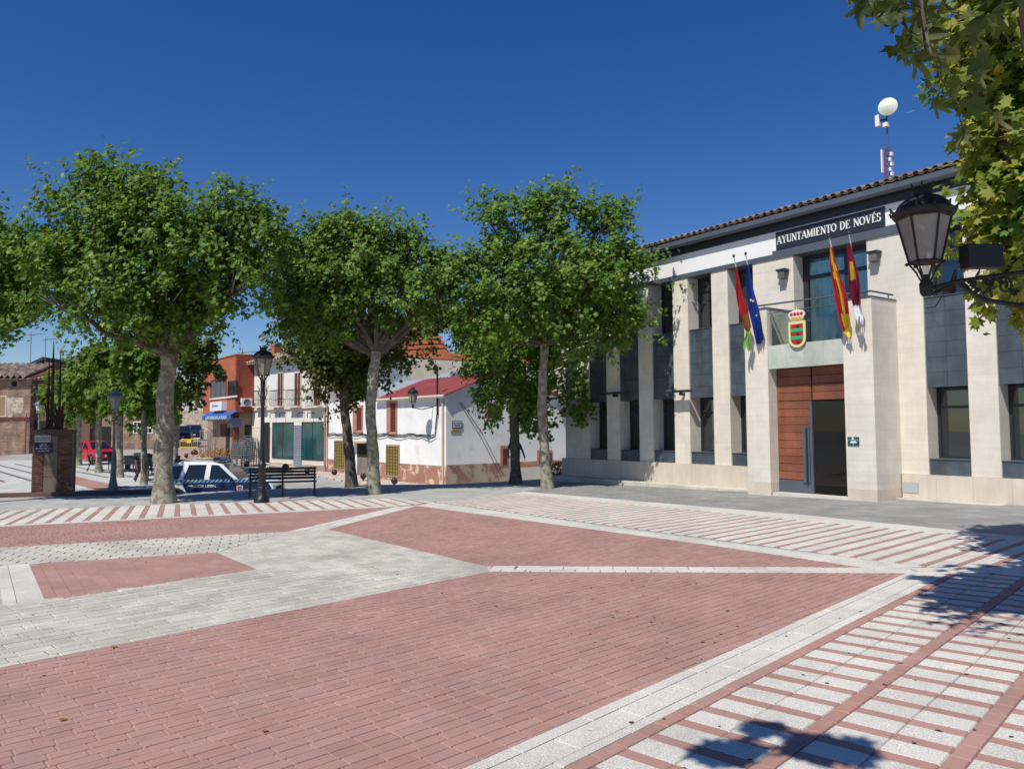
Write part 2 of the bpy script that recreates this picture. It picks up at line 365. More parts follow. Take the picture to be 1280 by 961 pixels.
def region(name, pts, jm):                         # mortar bed of one paved field
    P = hull(pts) if len(pts) > 2 else pts
    P = P if parea(P) > 0 else P[::-1]
    o = MB().poly([(x, y, G(x, y) - .009) for x, y in P]).build(name, jm, kind='structure')
    return o, P
def inview(x, y):
    if y < 1: return False
    px = 640 + FPX * x / y; py = 534 + FPX * (1.65 - G(x, y)) / y
    return -20 < px < 1300 and py < 980
def lay(bed, P, ang, cells, m, pname, h=.0, cap=300, gap=.0055, cham=.0045, jig=.0018):
    """cells: (s,t,length,width) rectangles in a frame rotated by ang; each is clipped to P"""
    ca, sa = math.cos(R(ang)), math.sin(R(ang)); out = []
    for s_, t_, L, Wd in cells:
        g = gap / 2
        c = [(s_ + g, t_ + g), (s_ + L - g, t_ + g), (s_ + L - g, t_ + Wd - g), (s_ + g, t_ + Wd - g)]
        q = [(a * ca - b * sa, a * sa + b * ca) for a, b in c]
        r = clip(q, P)
        if len(r) < 3 or parea(r) < .0006: continue
        cx = sum(p[0] for p in r) / len(r); cy = sum(p[1] for p in r) / len(r)
        out.append((cx, cy, r, parea(r) > .985 * (L - gap) * (Wd - gap), L, Wd))
    out.sort(key=lambda k: (not inview(k[0], k[1]), k[0] ** 2 + k[1] ** 2 - k[4] * k[5]))
    proto = {}
    rest = MB(); nrm = Vector((-GB, -GA, 1)).normalized()
    tilt = Vector((0, 0, 1)).rotation_difference(nrm).to_matrix().to_4x4()
    def prism(mb, r, z0, zt, cx, cy):
        n = len(r); i = len(mb.v)
        def ins(p): 
            d = math.hypot(p[0] - cx, p[1] - cy) or 1; k = cham * 1.4 / d; return (p[0] + (cx - p[0]) * k, p[1] + (cy - p[1]) * k)
        for p in r: mb.v.append((p[0], p[1], z0(p)))
        for p in r: q = ins(p); mb.v.append((q[0], q[1], zt(q)))
        mb.face(range(i + n, i + 2 * n))
        for k in range(n): mb.face((i + k, i + (k + 1) % n, i + n + (k + 1) % n, i + n + k))
    for idx, (cx, cy, r, full, L, Wd) in enumerate(out):
        dz = random.uniform(-jig, jig) + h
        if idx < cap and inview(cx, cy):
            if full:
                k = (round(L, 3), round(Wd, 3))
                if k not in proto:
                    b = MB(); a_, b_ = (L - gap) / 2, (Wd - gap) / 2
                    prism(b, [(-a_, -b_), (a_, -b_), (a_, b_), (-a_, b_)], lambda p: -.009, lambda p: 0, 0, 0); proto[k] = b.mesh(pname, m, fix=False)
                M = Matrix.Translation((cx, cy, G(cx, cy) + dz)) @ tilt @ Matrix.Rotation(R(ang) + random.uniform(-.004, .004), 4, 'Z')
                link_mesh(pname, proto[k], bed, M)
            else:
                b = MB(); b.cr = random.random(); loc = [(p[0] - cx, p[1] - cy) for p in r]
                prism(b, loc, lambda p: GA * p[1] + GB * p[0] - .009, lambda p: GA * p[1] + GB * p[0], 0, 0)
                link_mesh(pname, b.mesh(pname, m, fix=False), bed, Matrix.Translation((cx, cy, G(cx, cy) + dz)))
        else:
            rest.cr = random.random()
            prism(rest, r, lambda p: G(*p) - .009 + h, lambda p: G(*p) + dz, cx, cy)
    if rest.f: rest.build(pname + '_field', m, bed, kind='stuff', fix=False)
def rows(P, ang, L, Wd, stag=.5, rnd=0.0):
    ca, sa = math.cos(R(ang)), math.sin(R(ang)); st = [(x * ca + y * sa, -x * sa + y * ca) for x, y in P]
    s0, s1 = min(a for a, b in st), max(a for a, b in st); t0, t1 = min(b for a, b in st), max(b for a, b in st)
    c = []; k = math.floor(t0 / Wd)
    while k * Wd < t1:
        o = (k % 2) * L * stag + (random.uniform(0, L) if rnd else 0); j = math.floor((s0 - o) / L)
        while j * L + o < s1: c.append((j * L + o, k * Wd, L, Wd)); j += 1
        k += 1
    return c

A_, B_ = (-.3, 9.58), (4.57, 8.95); A2, B2 = (-.35, 10.0), (4.27, 9.37)
def field(name, pts, ang, L, Wd, m, jm, pn, stag=.5, rnd=0, cap=300, **k):
    o, P = region(name, pts, jm); lay(o, P, ang, rows(P, ang, L, Wd, stag, rnd), m, pn, cap=cap, **k); return o
field('red_brick_paving', [A_, B_, (-1.79, 2.33), (-7.2, 2.33)], 43, .2, .1, RED, RJOINT, 'brick', rnd=1)
field('red_brick_paving', [(-3.5, 14.51), (-2.39, 19.22), (2.88, 11.59), B2, A2], 43, .2, .1, RED, RJOINT, 'brick', rnd=1, cap=150)
field('red_brick_paving', [(-14, 14.8), (-2.89, 19.1), (-4.18, 14.24), (-8.51, 12.74), (-14, 10.8)], 20, .2, .1, RED, RJOINT, 'brick', rnd=1, cap=100)
SRp = [(-6.89, 10.94), (-4.53, 11.71), (-3.37, 10.09), (-5.02, 8.27)]
field('red_brick_paving', SRp, -55, .3, .15, RED, RJOINT, 'brick', cap=150)
field('granite_paving', [(-3.37, 10.09), A_, (-7.2, 2.33), (-9.2, 4.3)], 46.2, .27, .165, GRAN, GJOINT, 'paver', gap=.009, rnd=1)
field('granite_paving', [(-5.36, 8.03), (-9.2, 4.2), (-13, 8.6), (-7.22, 10.74)], 46.2, .27, .165, GRAN, GJOINT, 'paver', gap=.009, rnd=1, cap=120)
field('granite_paving', [(-13, 8.7), (-6.89, 10.95), (-4.53, 11.72), (-4.18, 14.23), (-8.51, 12.73), (-14, 10.79)], 19, .3, .24, GRAN, GJOINT, 'paver', gap=.011)
field('granite_paving', [(-4.17, 14.22), (-3.5, 14.5), A2, A_, (-3.36, 10.1), (-4.52, 11.72)], -55, .27, .165, GRAN, GJOINT, 'paver', gap=.015, rnd=1)
field('granite_band', [A_, A2, B2, B_], -7.4, .31, .21, GRAN2, GJOINT, 'slab', gap=.005)
field('granite_band', [B_, B2, (7.9, 9.05), (7.6, 8.62)], -5.5, .31, .21, GRAN2, GJOINT, 'slab', gap=.005)
field('granite_band', [B_, (5.05, 8.9), (-1.28, 2.33), (-1.79, 2.33)], 46.3, .6, .2, GRAN2, GJOINT, 'slab', stag=.4)
q1 = XY((522, 632), (880, 680), (905, 677.8), (540, 627.5)); q2 = XY((880, 680), (1080, 709), (1155, 707.5), (905, 677.8))
field('granite_band', q1, -55.4, .5, .25, GRAN2, GJOINT, 'slab'); field('granite_band', q2, -57.5, .5, .25, GRAN2, GJOINT, 'slab')
field('granite_band', [(-14, 14.82), (-2.9, 19.12), (-2.8, 19.5), (-14, 15.18)], 21, .4, .18, GRAN2, GJOINT, 'slab')
field('granite_band', [(-4.18, 14.25), (-3.5, 14.51), (-2.39, 19.22), (-2.89, 19.1)], 76, .4, .25, GRAN2, GJOINT, 'slab')
field('granite_band', XY((655, 614.2), (1000, 643), (1000, 650), (640, 616.5)), -56, .6, .3, GRAN2, GJOINT, 'slab')
field('granite_band', XY((1000, 643), (1300, 672.5), (1300, 677.5), (1000, 650)), -60, .6, .3, GRAN2, GJOINT, 'slab')
field('granite_band', [(-6.89, 10.94), (-5.02, 8.27), (-5.33, 8.05), (-7.2, 10.72)], -55, .9, .38, GRAN2, GJOINT, 'slab')
# striped fields: red bars between rows of pale slabs
def striped(name, pts, ang, t0, bar, cols, slab_w, slab_l, strip, caps=300):
    o, P = region(name, pts, RJOINT); ca, sa = math.cos(R(ang)), math.sin(R(ang)); st = [(x * ca + y * sa, -x * sa + y * ca) for x, y in P]
    s0, s1 = min(a for a, b in st), max(a for a, b in st); ta, tb = min(b for a, b in st), max(b for a, b in st)
    per = bar + cols * slab_w; k = math.floor((ta - t0) / per); slabs = []; bars = []
    while t0 + k * per < tb:
        t = t0 + k * per; j = math.floor(s0 / .2)
        while j * .2 < s1: bars.append((j * .2 + (k % 2) * .07, t, .2, bar)); j += 1
        for c in range(cols):
            j = math.floor(s0 / (slab_l + strip))
            while j * (slab_l + strip) < s1:
                sj = j * (slab_l + strip); tt = t + bar + c * slab_w
                slabs.append((sj, tt, slab_l, slab_w))
                if strip: bars.append((sj + slab_l, tt, strip, slab_w))
                j += 1
        k += 1
    lay(o, P, ang, slabs, GRAN2, 'slab', cap=caps); lay(o, P, ang, bars, RED, 'brick', cap=caps)
striped('striped_paving', [(5.05, 8.9), (7.6, 8.62), (7.6, 2.33), (-1.28, 2.33)], 46.2, 2.43, .1, 2, .295, .19, .093)
Z2 = XY((545, 627), (1155, 707.5), (1300, 707.5), (1300, 677.5), (1000, 650), (640, 616.5))
striped('striped_paving', Z2, 42, 0.0, .085, 1, .215, .38, 0.0, caps=250)
Z3 = [(-14, 15.2), (-2.6, 19.55), (-2.0, 20.3), (-3.4, 21.9), (-6.1, 21.5), (-10, 21.0), (-12.5, 20.3), (-16, 18.8)]
striped('striped_paving', Z3, 113.5, 0.0, .11, 1, .26, .4, 0.0, caps=200)
# dark setts strip before the building
DP = hull(XY((655, 614), (1000, 643)) + [FL(-12.9, .1), FL(.2, .1)]); MB().poly([(x, y, G(x, y) - .004) for x, y in DP]).build('sett_pavement', SETT, kind='structure')
DP2 = hull(XY((1000, 642.9), (1300, 672.3)) + [FL(.2, .1), FL(6, .1), FL(6, -3)]); MB().poly([(x, y, G(x, y) - .002) for x, y in DP2]).build('sett_pavement', SETT, kind='structure')
# left terrace
TR = [(-90, 26), (-30, 24.4), (-12.2, 26.1), (-13.0, 28), (-14.2, 31.5), (-20, 43), (-23.5, 57.5), (-90, 60)]
terrace = MB().prism([(x, y, -.55) for x, y in TR], (0, 0, -1)).build('terrace_ground', TERR, kind='structure')
mb = MB()
dr = Vector((.65, -.76, 0)); pn_ = Vector((.76, .65, 0))
for k in range(-6, 9):
    c = Vector((-25.5, 37, 0)) + pn_ * (k * 1.0 - 3.0); a = c + dr * 9.5 if k < 3 else c + dr * 6; b = c - dr * 14
    w = pn_ * (.07 if k < 3 else .09)
    mb.quad(a - w + Vector((0, 0, -.546)), a + w + Vector((0, 0, -.546)), b + w + Vector((0, 0, -.546)), b - w + Vector((0, 0, -.546)))
mb.build('terrace_lines', GJOINT, kind='structure')
c = Vector((-18.1, 32.2, -.544)); w = pn_ * .55
MB().quad(c + dr * 5.4 - w, c + dr * 5.4 + w, c - dr * 6.5 + w, c - dr * 6.5 - w).build('terrace_brick_strip', RED, kind='structure')
# low kerb wall between plaza and terrace
def kerbline(name, pts, w, z0f, z1f, m, kind='structure'):
    mb = MB()
    for (a, b) in zip(pts[:-1], pts[1:]):
        a = Vector((*a, 0)); b = Vector((*b, 0)); n = (b - a).normalized().cross(Vector((0, 0, 1))) * w
        mb.prism([(a.x, a.y, z0f(a)), (b.x, b.y, z0f(b)), (b.x + n.x, b.y + n.y, z0f(b)), (a.x + n.x, a.y + n.y, z0f(a))], (0, 0, z1f))
    o = mb.build(name, m); 
    if kind: o['kind'] = kind
    return o
wl = kerbline('low_brick_wall', [(-32, 24.2), (-12.0, 25.95)], -.35, lambda p: G(p.x, p.y) - .05, .17, PILLAR, None); tag(wl, 'low dark brick kerb wall along the left edge of the plaza, under the brick pillar', 'wall')
kerbline('far_pavement', [(-90, 60), (-22.5, 60)], 3, lambda p: -.62, .14, TERRA)
kerbline('kerb', [(-90, 59.8), (-22.5, 59.8)], .18, lambda p: -.62, .15, YEL)
kerbline('kerb', [(-60, 58), (-24, 57.8)], .25, lambda p: -.62, .1, GRAN2)
# pavement with striped pavers in front of the white and cream houses
a_ = Vector((-.639, .769, 0)); b_ = Vector((.769, .639, 0)); W0 = Vector((-3.0, 34.5, 0))
mb = MB(); n = 14
for i in range(n):
    for w0_, w1_ in ((0, -1.9),):
        p = W0 + a_ * (i * 1.7 - 3); q = W0 + a_ * ((i + 1) * 1.7 - 3); r_ = q - b_ * 1.9; s_ = p - b_ * 1.9
        mb.quad(*[(v.x, v.y, S(v.x, v.y) + .07) for v in (p, q, r_, s_)])
        mb.quad(*[(v.x, v.y, S(v.x, v.y) + z) for v, z in ((s_, .07), (r_, .07), (r_, -.1), (s_, -.1))])
mb.build('house_pavement', bricktex_mat('striped_house_paving', (.58, .52, .46), (.52, .46, .41), (.28, .14, .11), .9, .3, R(30), msize=.03, var=.1), kind='structure')

# ================================================================ TOWN HALL
rzF = math.atan2(E1.y, E1.x)
TH = thing('town_hall', 'two-storey pale stone town hall with tall slate and glass bays, balcony and tiled roof', 'town hall', (P1.x, P1.y, 0), rzF)
WL, WR = -12.79, 5.6
pil = [(-12.79, -11.43), (-10.48, -9.83), (-8.87, -8.23), (-7.28, -6.64), (-5.69, -5.07), (-4.15, -2.81), (-.68, .68), (1.62, 2.24), (3.2, 3.84), (4.8, 5.6)]
win = [(-11.43, -10.48), (-9.83, -8.87), (-8.23, -7.28), (-6.64, -5.69), (-5.07, -4.15), (.68, 1.62), (2.24, 3.2), (3.84, 4.8)]
ZP, Z1, Z2_, Z3_, Z4 = .46, .84, 2.53, 4.70, 6.38
# core behind
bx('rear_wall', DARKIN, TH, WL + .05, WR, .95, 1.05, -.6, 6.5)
bx('end_wall', TRAV, TH, WL, WL + .45, .552, 9, -.9, 6.9)
bx('end_wall', TRAV, TH, WR - .3, WR, .552, 9, -.9, 6.9)
cores = MB()
for a, b in pil: cores.box(a + .012, b - .012, .012, .55, ZP, Z4)
cores.build('pier_core', TRAVP, TH)
cache = {}
for a, b in pil:
    n = 18; hgt = (Z4 - ZP) / n
    for k in range(n):
        off = 0
        segs = [(a, b)] if b - a < .8 else [(a, a + (b - a) * (.5 if k % 2 else .42)), (a + (b - a) * (.5 if k % 2 else .42), b)]
        for p, q in segs:
            key = round(q - p, 3)
            if key not in cache:
                cache[key] = MB().box(0, q - p - .001, 0, .54, .0006, hgt - .0006).mesh('stone_block', TRAV)
            link_mesh('stone_block', cache[key], TH, Matrix.Translation((p + .0005, random.uniform(0, .0006), ZP + k * hgt)))
# plinth
x = WL - .18
while x < WR:
    if not (-3.66 < x + .4 and x < .06):
        x1 = min(x + .8, -3.64 if x < -3.7 else WR)
        bx('plinth_block', TRAVP, TH, x + .002, x1 - .002, -.06, .5, -.95, ZP - .004)
        x = x1
        if abs(x + 3.64) < .01: x = .06
    else: x = .06
# base step
bx('base_step', GRAN, TH, WL - .2, -3.66, -.52, -.062, -.9, -.19, .01)
o = bx('base_step', GRAN, TH, .06, WR, -.42, -.062, -.6, -.11, .01)
# windows
def windows(z0, z1, blind):
    for wi, (a, b) in enumerate(win):
        f = MB(); y0, y1 = .5, .56; t = .05
        f.box(a, a + .07, y0, y1, z0, z1); f.box(b - t, b, y0, y1, z0, z1); f.box(a + .07, b - t, y0, y1, z0, z0 + t); f.box(a + .07, b - t, y0, y1, z1 - t - .02, z1)
        f.box(a + .07, b - t, y0 + .005, y1 - .005, z1 - .50, z1 - .43)
        fr = f.build('window_frame', FRAME, TH)
        MB().box(a + .07, b - t, .525, .535, z0 + t, z1 - .50).build('glass_pane', GLASS, fr)
        MB().box(a + .07, b - t, .525, .535, z1 - .43, z1 - t - .02).build('glass_pane', GLASS, fr)
        if (wi, blind) in ((5, 1), (3, 0), (4, 1), (3, 1), (6, 1), (6, 0)):
            hh = .55 if blind else .8
            mb = MB(); nn = 14
            for i in range(nn):
                xa = a + .07 + (b - a - .12) * i / nn; xb = a + .07 + (b - a - .12) * (i + 1) / nn; ya = .62 + (i % 2) * .03; yb = .62 + ((i + 1) % 2) * .03
                mb.quad((xa, ya, z0 + .02), (xb, yb, z0 + .02), (xb, yb, z0 + hh + .25), (xa, ya, z0 + hh + .25))
            mb.build('curtain', CURT, fr)
windows(Z1, Z2_, 0); windows(Z3_, Z4, 1)
for a, b in win:
    for (z0, z1, n) in ((Z2_, Z3_ - .02, 6), (ZP, Z1 - .02, 1)):
        for i in range(n):
            for (p, q) in (((a, (a + b) / 2), ((a + b) / 2, b)) if n > 1 else ((a, b),)):
                h = (z1 - z0) / n; dy = random.uniform(0, .006)
                bx('slate_panel', SLATE, TH, p + .003, q - .003, .05 + dy, .09, z0 + i * h + .003, z0 + (i + 1) * h - .003)
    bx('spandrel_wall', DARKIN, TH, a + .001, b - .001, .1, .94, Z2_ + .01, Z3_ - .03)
    bx('sill', STEEL, TH, a + .001, b - .001, .03, .5, Z3_ - .018, Z3_); bx('sill', STEEL, TH, a + .001, b - .001, .03, .5, Z1 - .018, Z1)
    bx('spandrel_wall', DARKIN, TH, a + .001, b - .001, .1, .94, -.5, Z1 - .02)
# lintel band, white frieze, eaves
bx('steel_band', STEEL, TH, WL - .02, -3.45, -.035, .6, Z4 + .002, Z4 + .14)
bx('steel_band', STEEL, TH, -3.45, WR, -.038, .6, Z4 + .002, Z4 + .23)
bx('white_frieze', WHITEP, TH, WL, -3.45, -.012, .6, Z4 + .142, 7.16)
bx('white_frieze', WHITEP, TH, -3.448, WR, -.010, .6, Z4 + .232, 7.16)
bx('soffit', DSTEEL, TH, WL - .3, WR, -.30, .7, 7.50, 7.54)
bx('fascia', DSTEEL, TH, WL - .1, WR, -.055, .6, 7.162, 7.49)
mb = MB(); pr = [(-.66, 7.42), (-.66, 7.30), (-.70, 7.235), (-.78, 7.235), (-.82, 7.30), (-.82, 7.43), (-.80, 7.43), (-.80, 7.31), (-.765, 7.255), (-.715, 7.255), (-.68, 7.31), (-.68, 7.42)]
mb.prism([(WL - .42, y, z) for y, z in [(a + .50, b + .13) for a, b in pr]], (WR - WL + .42, 0, 0)).build('gutter', STEEL, TH)
sg = bx('sign_board', DSTEEL, TH, -3.31, -.16, -.05, -.014, 6.615, 7.12)
sg['label'] = 'dark board reading AYUNTAMIENTO DE NOVÉS in white serif letters'
# serif lettering
GLY = {
 'A': (.80, [('l', .06, 0, .40, 1, .06), ('l', .74, 0, .40, 1, .15), ('h', .2, .62, .33, .05), ('h', 0, .22, .02, .05), ('h', .56, .86, .02, .05)]),
 'Y': (.76, [('v', .40, 0, .48, .15), ('l', .40, .44, .10, 1, .15), ('l', .40, .44, .70, 1, .06), ('h', 0, .26, .98, .05), ('h', .56, .82, .98, .05), ('h', .27, .54, .02, .05)]),
 'U': (.78, [('v', .15, .3, 1, .15), ('v', .66, .3, 1, .06), ('a', .405, .3, .255, .27, 180, 360, .10), ('h', .02, .3, .98, .05), ('h', .54, .78, .98, .05)]),
 'N': (.80, [('v', .14, 0, 1, .06), ('v', .68, 0, 1, .06), ('l', .14, .98, .68, .02, .15), ('h', .02, .26, .02, .05), ('h', .02, .2, .98, .05), ('h', .56, .8, .98, .05)]),
 'T': (.68, [('v', .34, 0, 1, .15), ('h', .02, .66, .97, .06), ('v', .04, .78, 1, .04), ('v', .64, .78, 1, .04), ('h', .2, .48, .02, .05)]),
 'M': (.96, [('v', .14, 0, 1, .06), ('v', .80, 0, 1, .15), ('l', .15, .98, .46, .05, .15), ('l', .46, .05, .78, .98, .06), ('h', .02, .26, .02, .05), ('h', .66, .94, .02, .05), ('h', .02, .2, .98, .05), ('h', .76, .94, .98, .05)]),
 'I': (.36, [('v', .18, 0, 1, .15), ('h', .04, .32, .02, .05), ('h', .04, .32, .98, .05)]),
 'E': (.66, [('v', .16, 0, 1, .15), ('h', .03, .58, .97, .05), ('h', .03, .60, .03, .05), ('h', .16, .44, .52, .05), ('v', .58, .8, 1, .04), ('v', .60, 0, .2, .04), ('v', .43, .42, .62, .04)]),
 'O': (.82, [('a', .40, .5, .33, .47, 0, 360, .11)]),
 'D': (.78, [('v', .16, 0, 1, .15), ('a', .30, .5, .38, .47, -90, 90, .11), ('h', .03, .32, .97, .05), ('h', .03, .32, .03, .05)]),
 'V': (.76, [('l', .38, .03, .10, 1, .15), ('l', .38, .03, .70, 1, .06), ('h', 0, .26, .98, .05), ('h', .56, .80, .98, .05)]),
 'S': (.56, [('a', .27, .74, .19, .23, 20, 250, .10), ('a', .27, .26, .21, .24, -160, 80, .10), ('v', .47, .72, .96, .04), ('v', .05, .04, .30, .04)]),
}
GLY['É'] = (GLY['E'][0], GLY['E'][1] + [('l', .28, 1.08, .46, 1.26, .08)])
def glyph(mb, ch, ox, oz, h, wsc, y0, y1):
    wd, st = GLY[ch]
    def P(x, z): return (ox + x * h * wsc, y0, oz + z * h)
    for q in st:
        if q[0] == 'v': _, x, z0, z1, w = q; pts = [P(x - w / 2, z0), P(x + w / 2, z0), P(x + w / 2, z1), P(x - w / 2, z1)]
        elif q[0] == 'h': _, x0, x1, z, w = q; pts = [P(x0, z - w / 2), P(x1, z - w / 2), P(x1, z + w / 2), P(x0, z + w / 2)]
        elif q[0] == 'l':
            _, x0, z0, x1, z1, w = q; pts = [P(x0 - w / 2, z0), P(x0 + w / 2, z0), P(x1 + w / 2, z1), P(x1 - w / 2, z1)]
        else:
            _, cx, cz, rx, rz_, a0, a1, w = q; N = 14
            for k in range(N):
                A0, A1 = R(a0 + (a1 - a0) * k / N), R(a0 + (a1 - a0) * (k + 1) / N)
                def wv(A): return .05 + (w) * abs(math.cos(A))
                pp = [P(cx + rx * math.cos(A0) - math.cos(A0) * wv(A0) / 2, cz + rz_ * math.sin(A0) - math.sin(A0) * wv(A0) / 2), P(cx + rx * math.cos(A0) + math.cos(A0) * wv(A0) / 2, cz + rz_ * math.sin(A0) + math.sin(A0) * wv(A0) / 2),
                      P(cx + rx * math.cos(A1) + math.cos(A1) * wv(A1) / 2, cz + rz_ * math.sin(A1) + math.sin(A1) * wv(A1) / 2), P(cx + rx * math.cos(A1) - math.cos(A1) * wv(A1) / 2, cz + rz_ * math.sin(A1) - math.sin(A1) * wv(A1) / 2)]
                mb.prism(pp, (0, y1 - y0, 0))
            continue
        mb.prism(pts, (0, y1 - y0, 0))
TXT = 'AYUNTAMIENTO DE NOVÉS'
tot = sum((.42 if c == ' ' else GLY[c][0] + .05) for c in TXT); hL = .215; wsc = 3.04 / (tot * hL); cx = -3.27
LETW = plain('letter_white', (.85, .85, .83))
for kk, c in enumerate(TXT):
    if c == ' ': cx += .42 * hL * wsc; continue
    mb = MB(); glyph(mb, c, cx, 6.765, hL, wsc, -.075 - .0004 * (kk % 2), -.051); mb.build('letter', LETW, sg); cx += (GLY[c][0] + .05) * hL * wsc
# roof
slope = .32; RY0, RZ0, RD = -.30, 7.60, 5.4

MB().prism([(WL - .4, RY0, RZ0 - .02), (WL - .4, RY0 + RD, RZ0 - .02 + RD * slope), (WL - .4, 10.5, RZ0 - .02), (WL - .4, 10.5, RZ0 - .16), (WL - .4, RY0, RZ0 - .10)], (WR - WL + .4, 0, 0)).build('roof_slab', DSTEEL, TH)
TW, TL = .235, .42
def tile_bm(under):
    mb = MB(); n = 6
    for yy in (0, TL + .06):
        for k in range(n + 1):
            a = math.pi * k / n; r = (.085 if yy == 0 else .068) if not under else (.068 if yy == 0 else .085)
            mb.v.append((math.cos(a) * r, yy, (math.sin(a) * r * .8) if not under else (.03 - math.sin(a) * r * .55)))
    for k in range(n): mb.face((k, k + 1, n + 2 + k, n + 1 + k))
    i = len(mb.v)                                   # thickness at the lower lip
    for k in range(n + 1):
        a = math.pi * k / n; r = .085 if not under else .068; rr = r - .014
        mb.v.append((math.cos(a) * rr, .0, (math.sin(a) * rr * .8) if not under else (.044 - math.sin(a) * r * .55)))
    for k in range(n): mb.face((k, k + 1, i + k + 1, i + k))
    return mb
tm = tile_bm(False).mesh('roof_tile', TILE, smooth=True, fix=False); um = tile_bm(True).mesh('channel_tile', TILE, smooth=True, fix=False)
tiles = []; ncol = int((WR - WL + .3) / TW)
ang_r = math.atan(slope)
for i in range(ncol):
    for j in range(12):
        x = WL - .3 + i * TW; d = j * TL
        tiles.append((Vector((x, RY0 - .05 + d * math.cos(ang_r), RZ0 + .035 + d * math.sin(ang_r))), 0)); tiles.append((Vector((x + TW / 2, RY0 - .02 + d * math.cos(ang_r), RZ0 - .005 + d * math.sin(ang_r))), 1))
tiles.sort(key=lambda t: t[0].y * 1.5 - t[0].x * .3 + t[1] * .4 )
restt = MB(); Rx = Matrix.Rotation(ang_r, 4, 'X')
for k, (p, u) in enumerate(tiles):
    M = Matrix.Translation(p + Vector((random.uniform(-.008, .008), random.uniform(-.02, .02), random.uniform(0, .008)))) @ Rx @ Matrix.Rotation(random.uniform(-.03, .03), 4, 'Z')
    if k < 150 * 2: link_mesh('channel_tile' if u else 'roof_tile', um if u else tm, TH, M)
    else:
        src = um if u else tm; i0 = len(restt.v); restt.cr = random.random()
        restt.v += [tuple(M @ v.co) for v in src.vertices]
        for f in src.polygons: restt.face([i0 + q for q in f.vertices])
restt.build('roof_tile_field', TILE, TH, kind='stuff', smooth=True, fix=False)
bx('ridge_cap', TILE, TH, WL - .4, WR, RY0 + RD - .12, RY0 + RD + .1, RZ0 + RD * slope - .02, RZ0 + RD * slope + .07)
# balcony piers
for (a, b) in ((-3.62, -2.89), (-.72, .03)):
    n = 15; z0, z1 = -.6, 4.70 if a > -2 else 4.80
    for k in range(n):
        h = (z1 - z0) / n
        bx('pier_block', TRAVP if k < 2 else TRAV, TH, a, b, -1.15 - random.uniform(0, .001), -.0005 - .008, z0 + k * h + .0006, z0 + (k + 1) * h - .0006)
    bx('pier_cap', STEEL, TH, a - .015, b + .015, -1.17, 0, z1, z1 + .035)
bx('balcony_slab', TRAV, TH, -2.888, -.722, -1.0, .45, 3.17, 3.45)
for k in range(4):
    w = (2.166) / 4; bx('marble_panel', MARBLE, TH, -2.888 + k * w + .002, -2.888 + (k + 1) * w - .002, -1.12, -1.004, 3.16, 3.78)
bx('rail_glass', CLEAR, TH, -2.84, -.76, -1.06, -1.045, 3.80, 4.62)
mb = MB(); zr = 4.92
mb.tube([(-3.6, -1.1, zr + .0), (.0, -1.1, zr - .07)], .024); mb.tube([(.0, -1.1, zr - .07), (.0, -.1, zr - .07)], .024); mb.tube([(-3.6, -1.1, zr), (-3.6, -.1, zr)], .024)
for x in (-3.5, -3.0, -.6, -.1): mb.tube([(x, -1.1, zr - .03), (x, -1.1, 4.72)], .014)
mb.tube([(0, -.3, zr - .07), (0, -.3, 4.7)], .014); mb.tube([(-2.9, -1.08, 4.66), (-.72, -1.08, 4.66)], .012)
mb.build('handrail', STEEL, TH, smooth=True)
# balcony door
f = MB(); a, b = -2.81, -.68
for (x0, x1) in ((a, a + .16), (b - .05, b), ((a + b) / 2 + .18, (a + b) / 2 + .30)): f.box(x0, x1, .45, .53, 3.45, Z4)
f.box(a + .16, b - .05, .452, .528, 5.72, 5.82); f.box(a + .16, b - .05, .452, .528, 6.26, Z4); f.box(a + .16, b - .05, .452, .528, 3.45, 3.6)
bd = f.build('balcony_door', FRAME, TH)
MB().box(a + .1, b - .05, .485, .495, 3.6, 6.28).build('glass_pane', BGLASS, bd)
mb = MB(); nn = 44
for i in range(nn):
    xa = a + .1 + (b - a - .15) * i / nn; xb = a + .1 + (b - a - .15) * (i + 1) / nn
    ya = .56 + .035 * math.sin(i * 1.9); yb = .56 + .035 * math.sin((i + 1) * 1.9)
    mb.quad((xa, ya, 3.6), (xb, yb, 3.6), (xb, yb, 6.2), (xa, ya, 6.2))
mb.build('curtain', CURT, bd)
# entrance: plank door, glass leaf, lobby
yd = -.78
n = 4; a, b = -2.885, -1.84
for k in range(n): 
    h = (3.15 - 2.30) / n
    bx('door_plank', WOOD, TH, a, b - .02, yd - random.uniform(0, .006), yd + .04, 2.30 + k * h + .006, 2.30 + (k + 1) * h - .006)
    bx('door_plank', WOOD, TH, b + .02, -.725, yd - random.uniform(0, .006), yd + .04, 2.30 + k * h + .006, 2.30 + (k + 1) * h - .006)
for k in range(10):
    h = (2.29 - .22) / 10
    bx('door_plank', WOOD, TH, a, b - .09, yd - random.uniform(0, .006), yd + .04, .22 + k * h + .006, .22 + (k + 1) * h - .006)
bx('door_backing', DARKIN, TH, a, b - .1, yd + .05, yd + .08, -.1, 3.15); bx('door_backing', DARKIN, TH, b - .1, -.73, yd + .05, yd + .08, 2.32, 3.15)
bx('kick_plate', STEEL, TH, a, b - .09, yd - .012, yd + .04, -.12, .21)
o = MB().box(b - .085, b - .01, yd - .02, yd + .05, -.12, 2.28).build('door_leaf_edge', STEEL, TH)
MB().box(b - .28, b - .09, yd - .05, yd - .015, .16, 1.62).build('pull_plate', STEEL, TH)
MB().box(b - .17, b - .13, yd - .09, yd - .052, .16, 1.58).build('pull_handle', FRAME, TH)
bx('door_jamb', FRAME, TH, -.78, -.722, yd, yd + .06, -.12, 2.28)
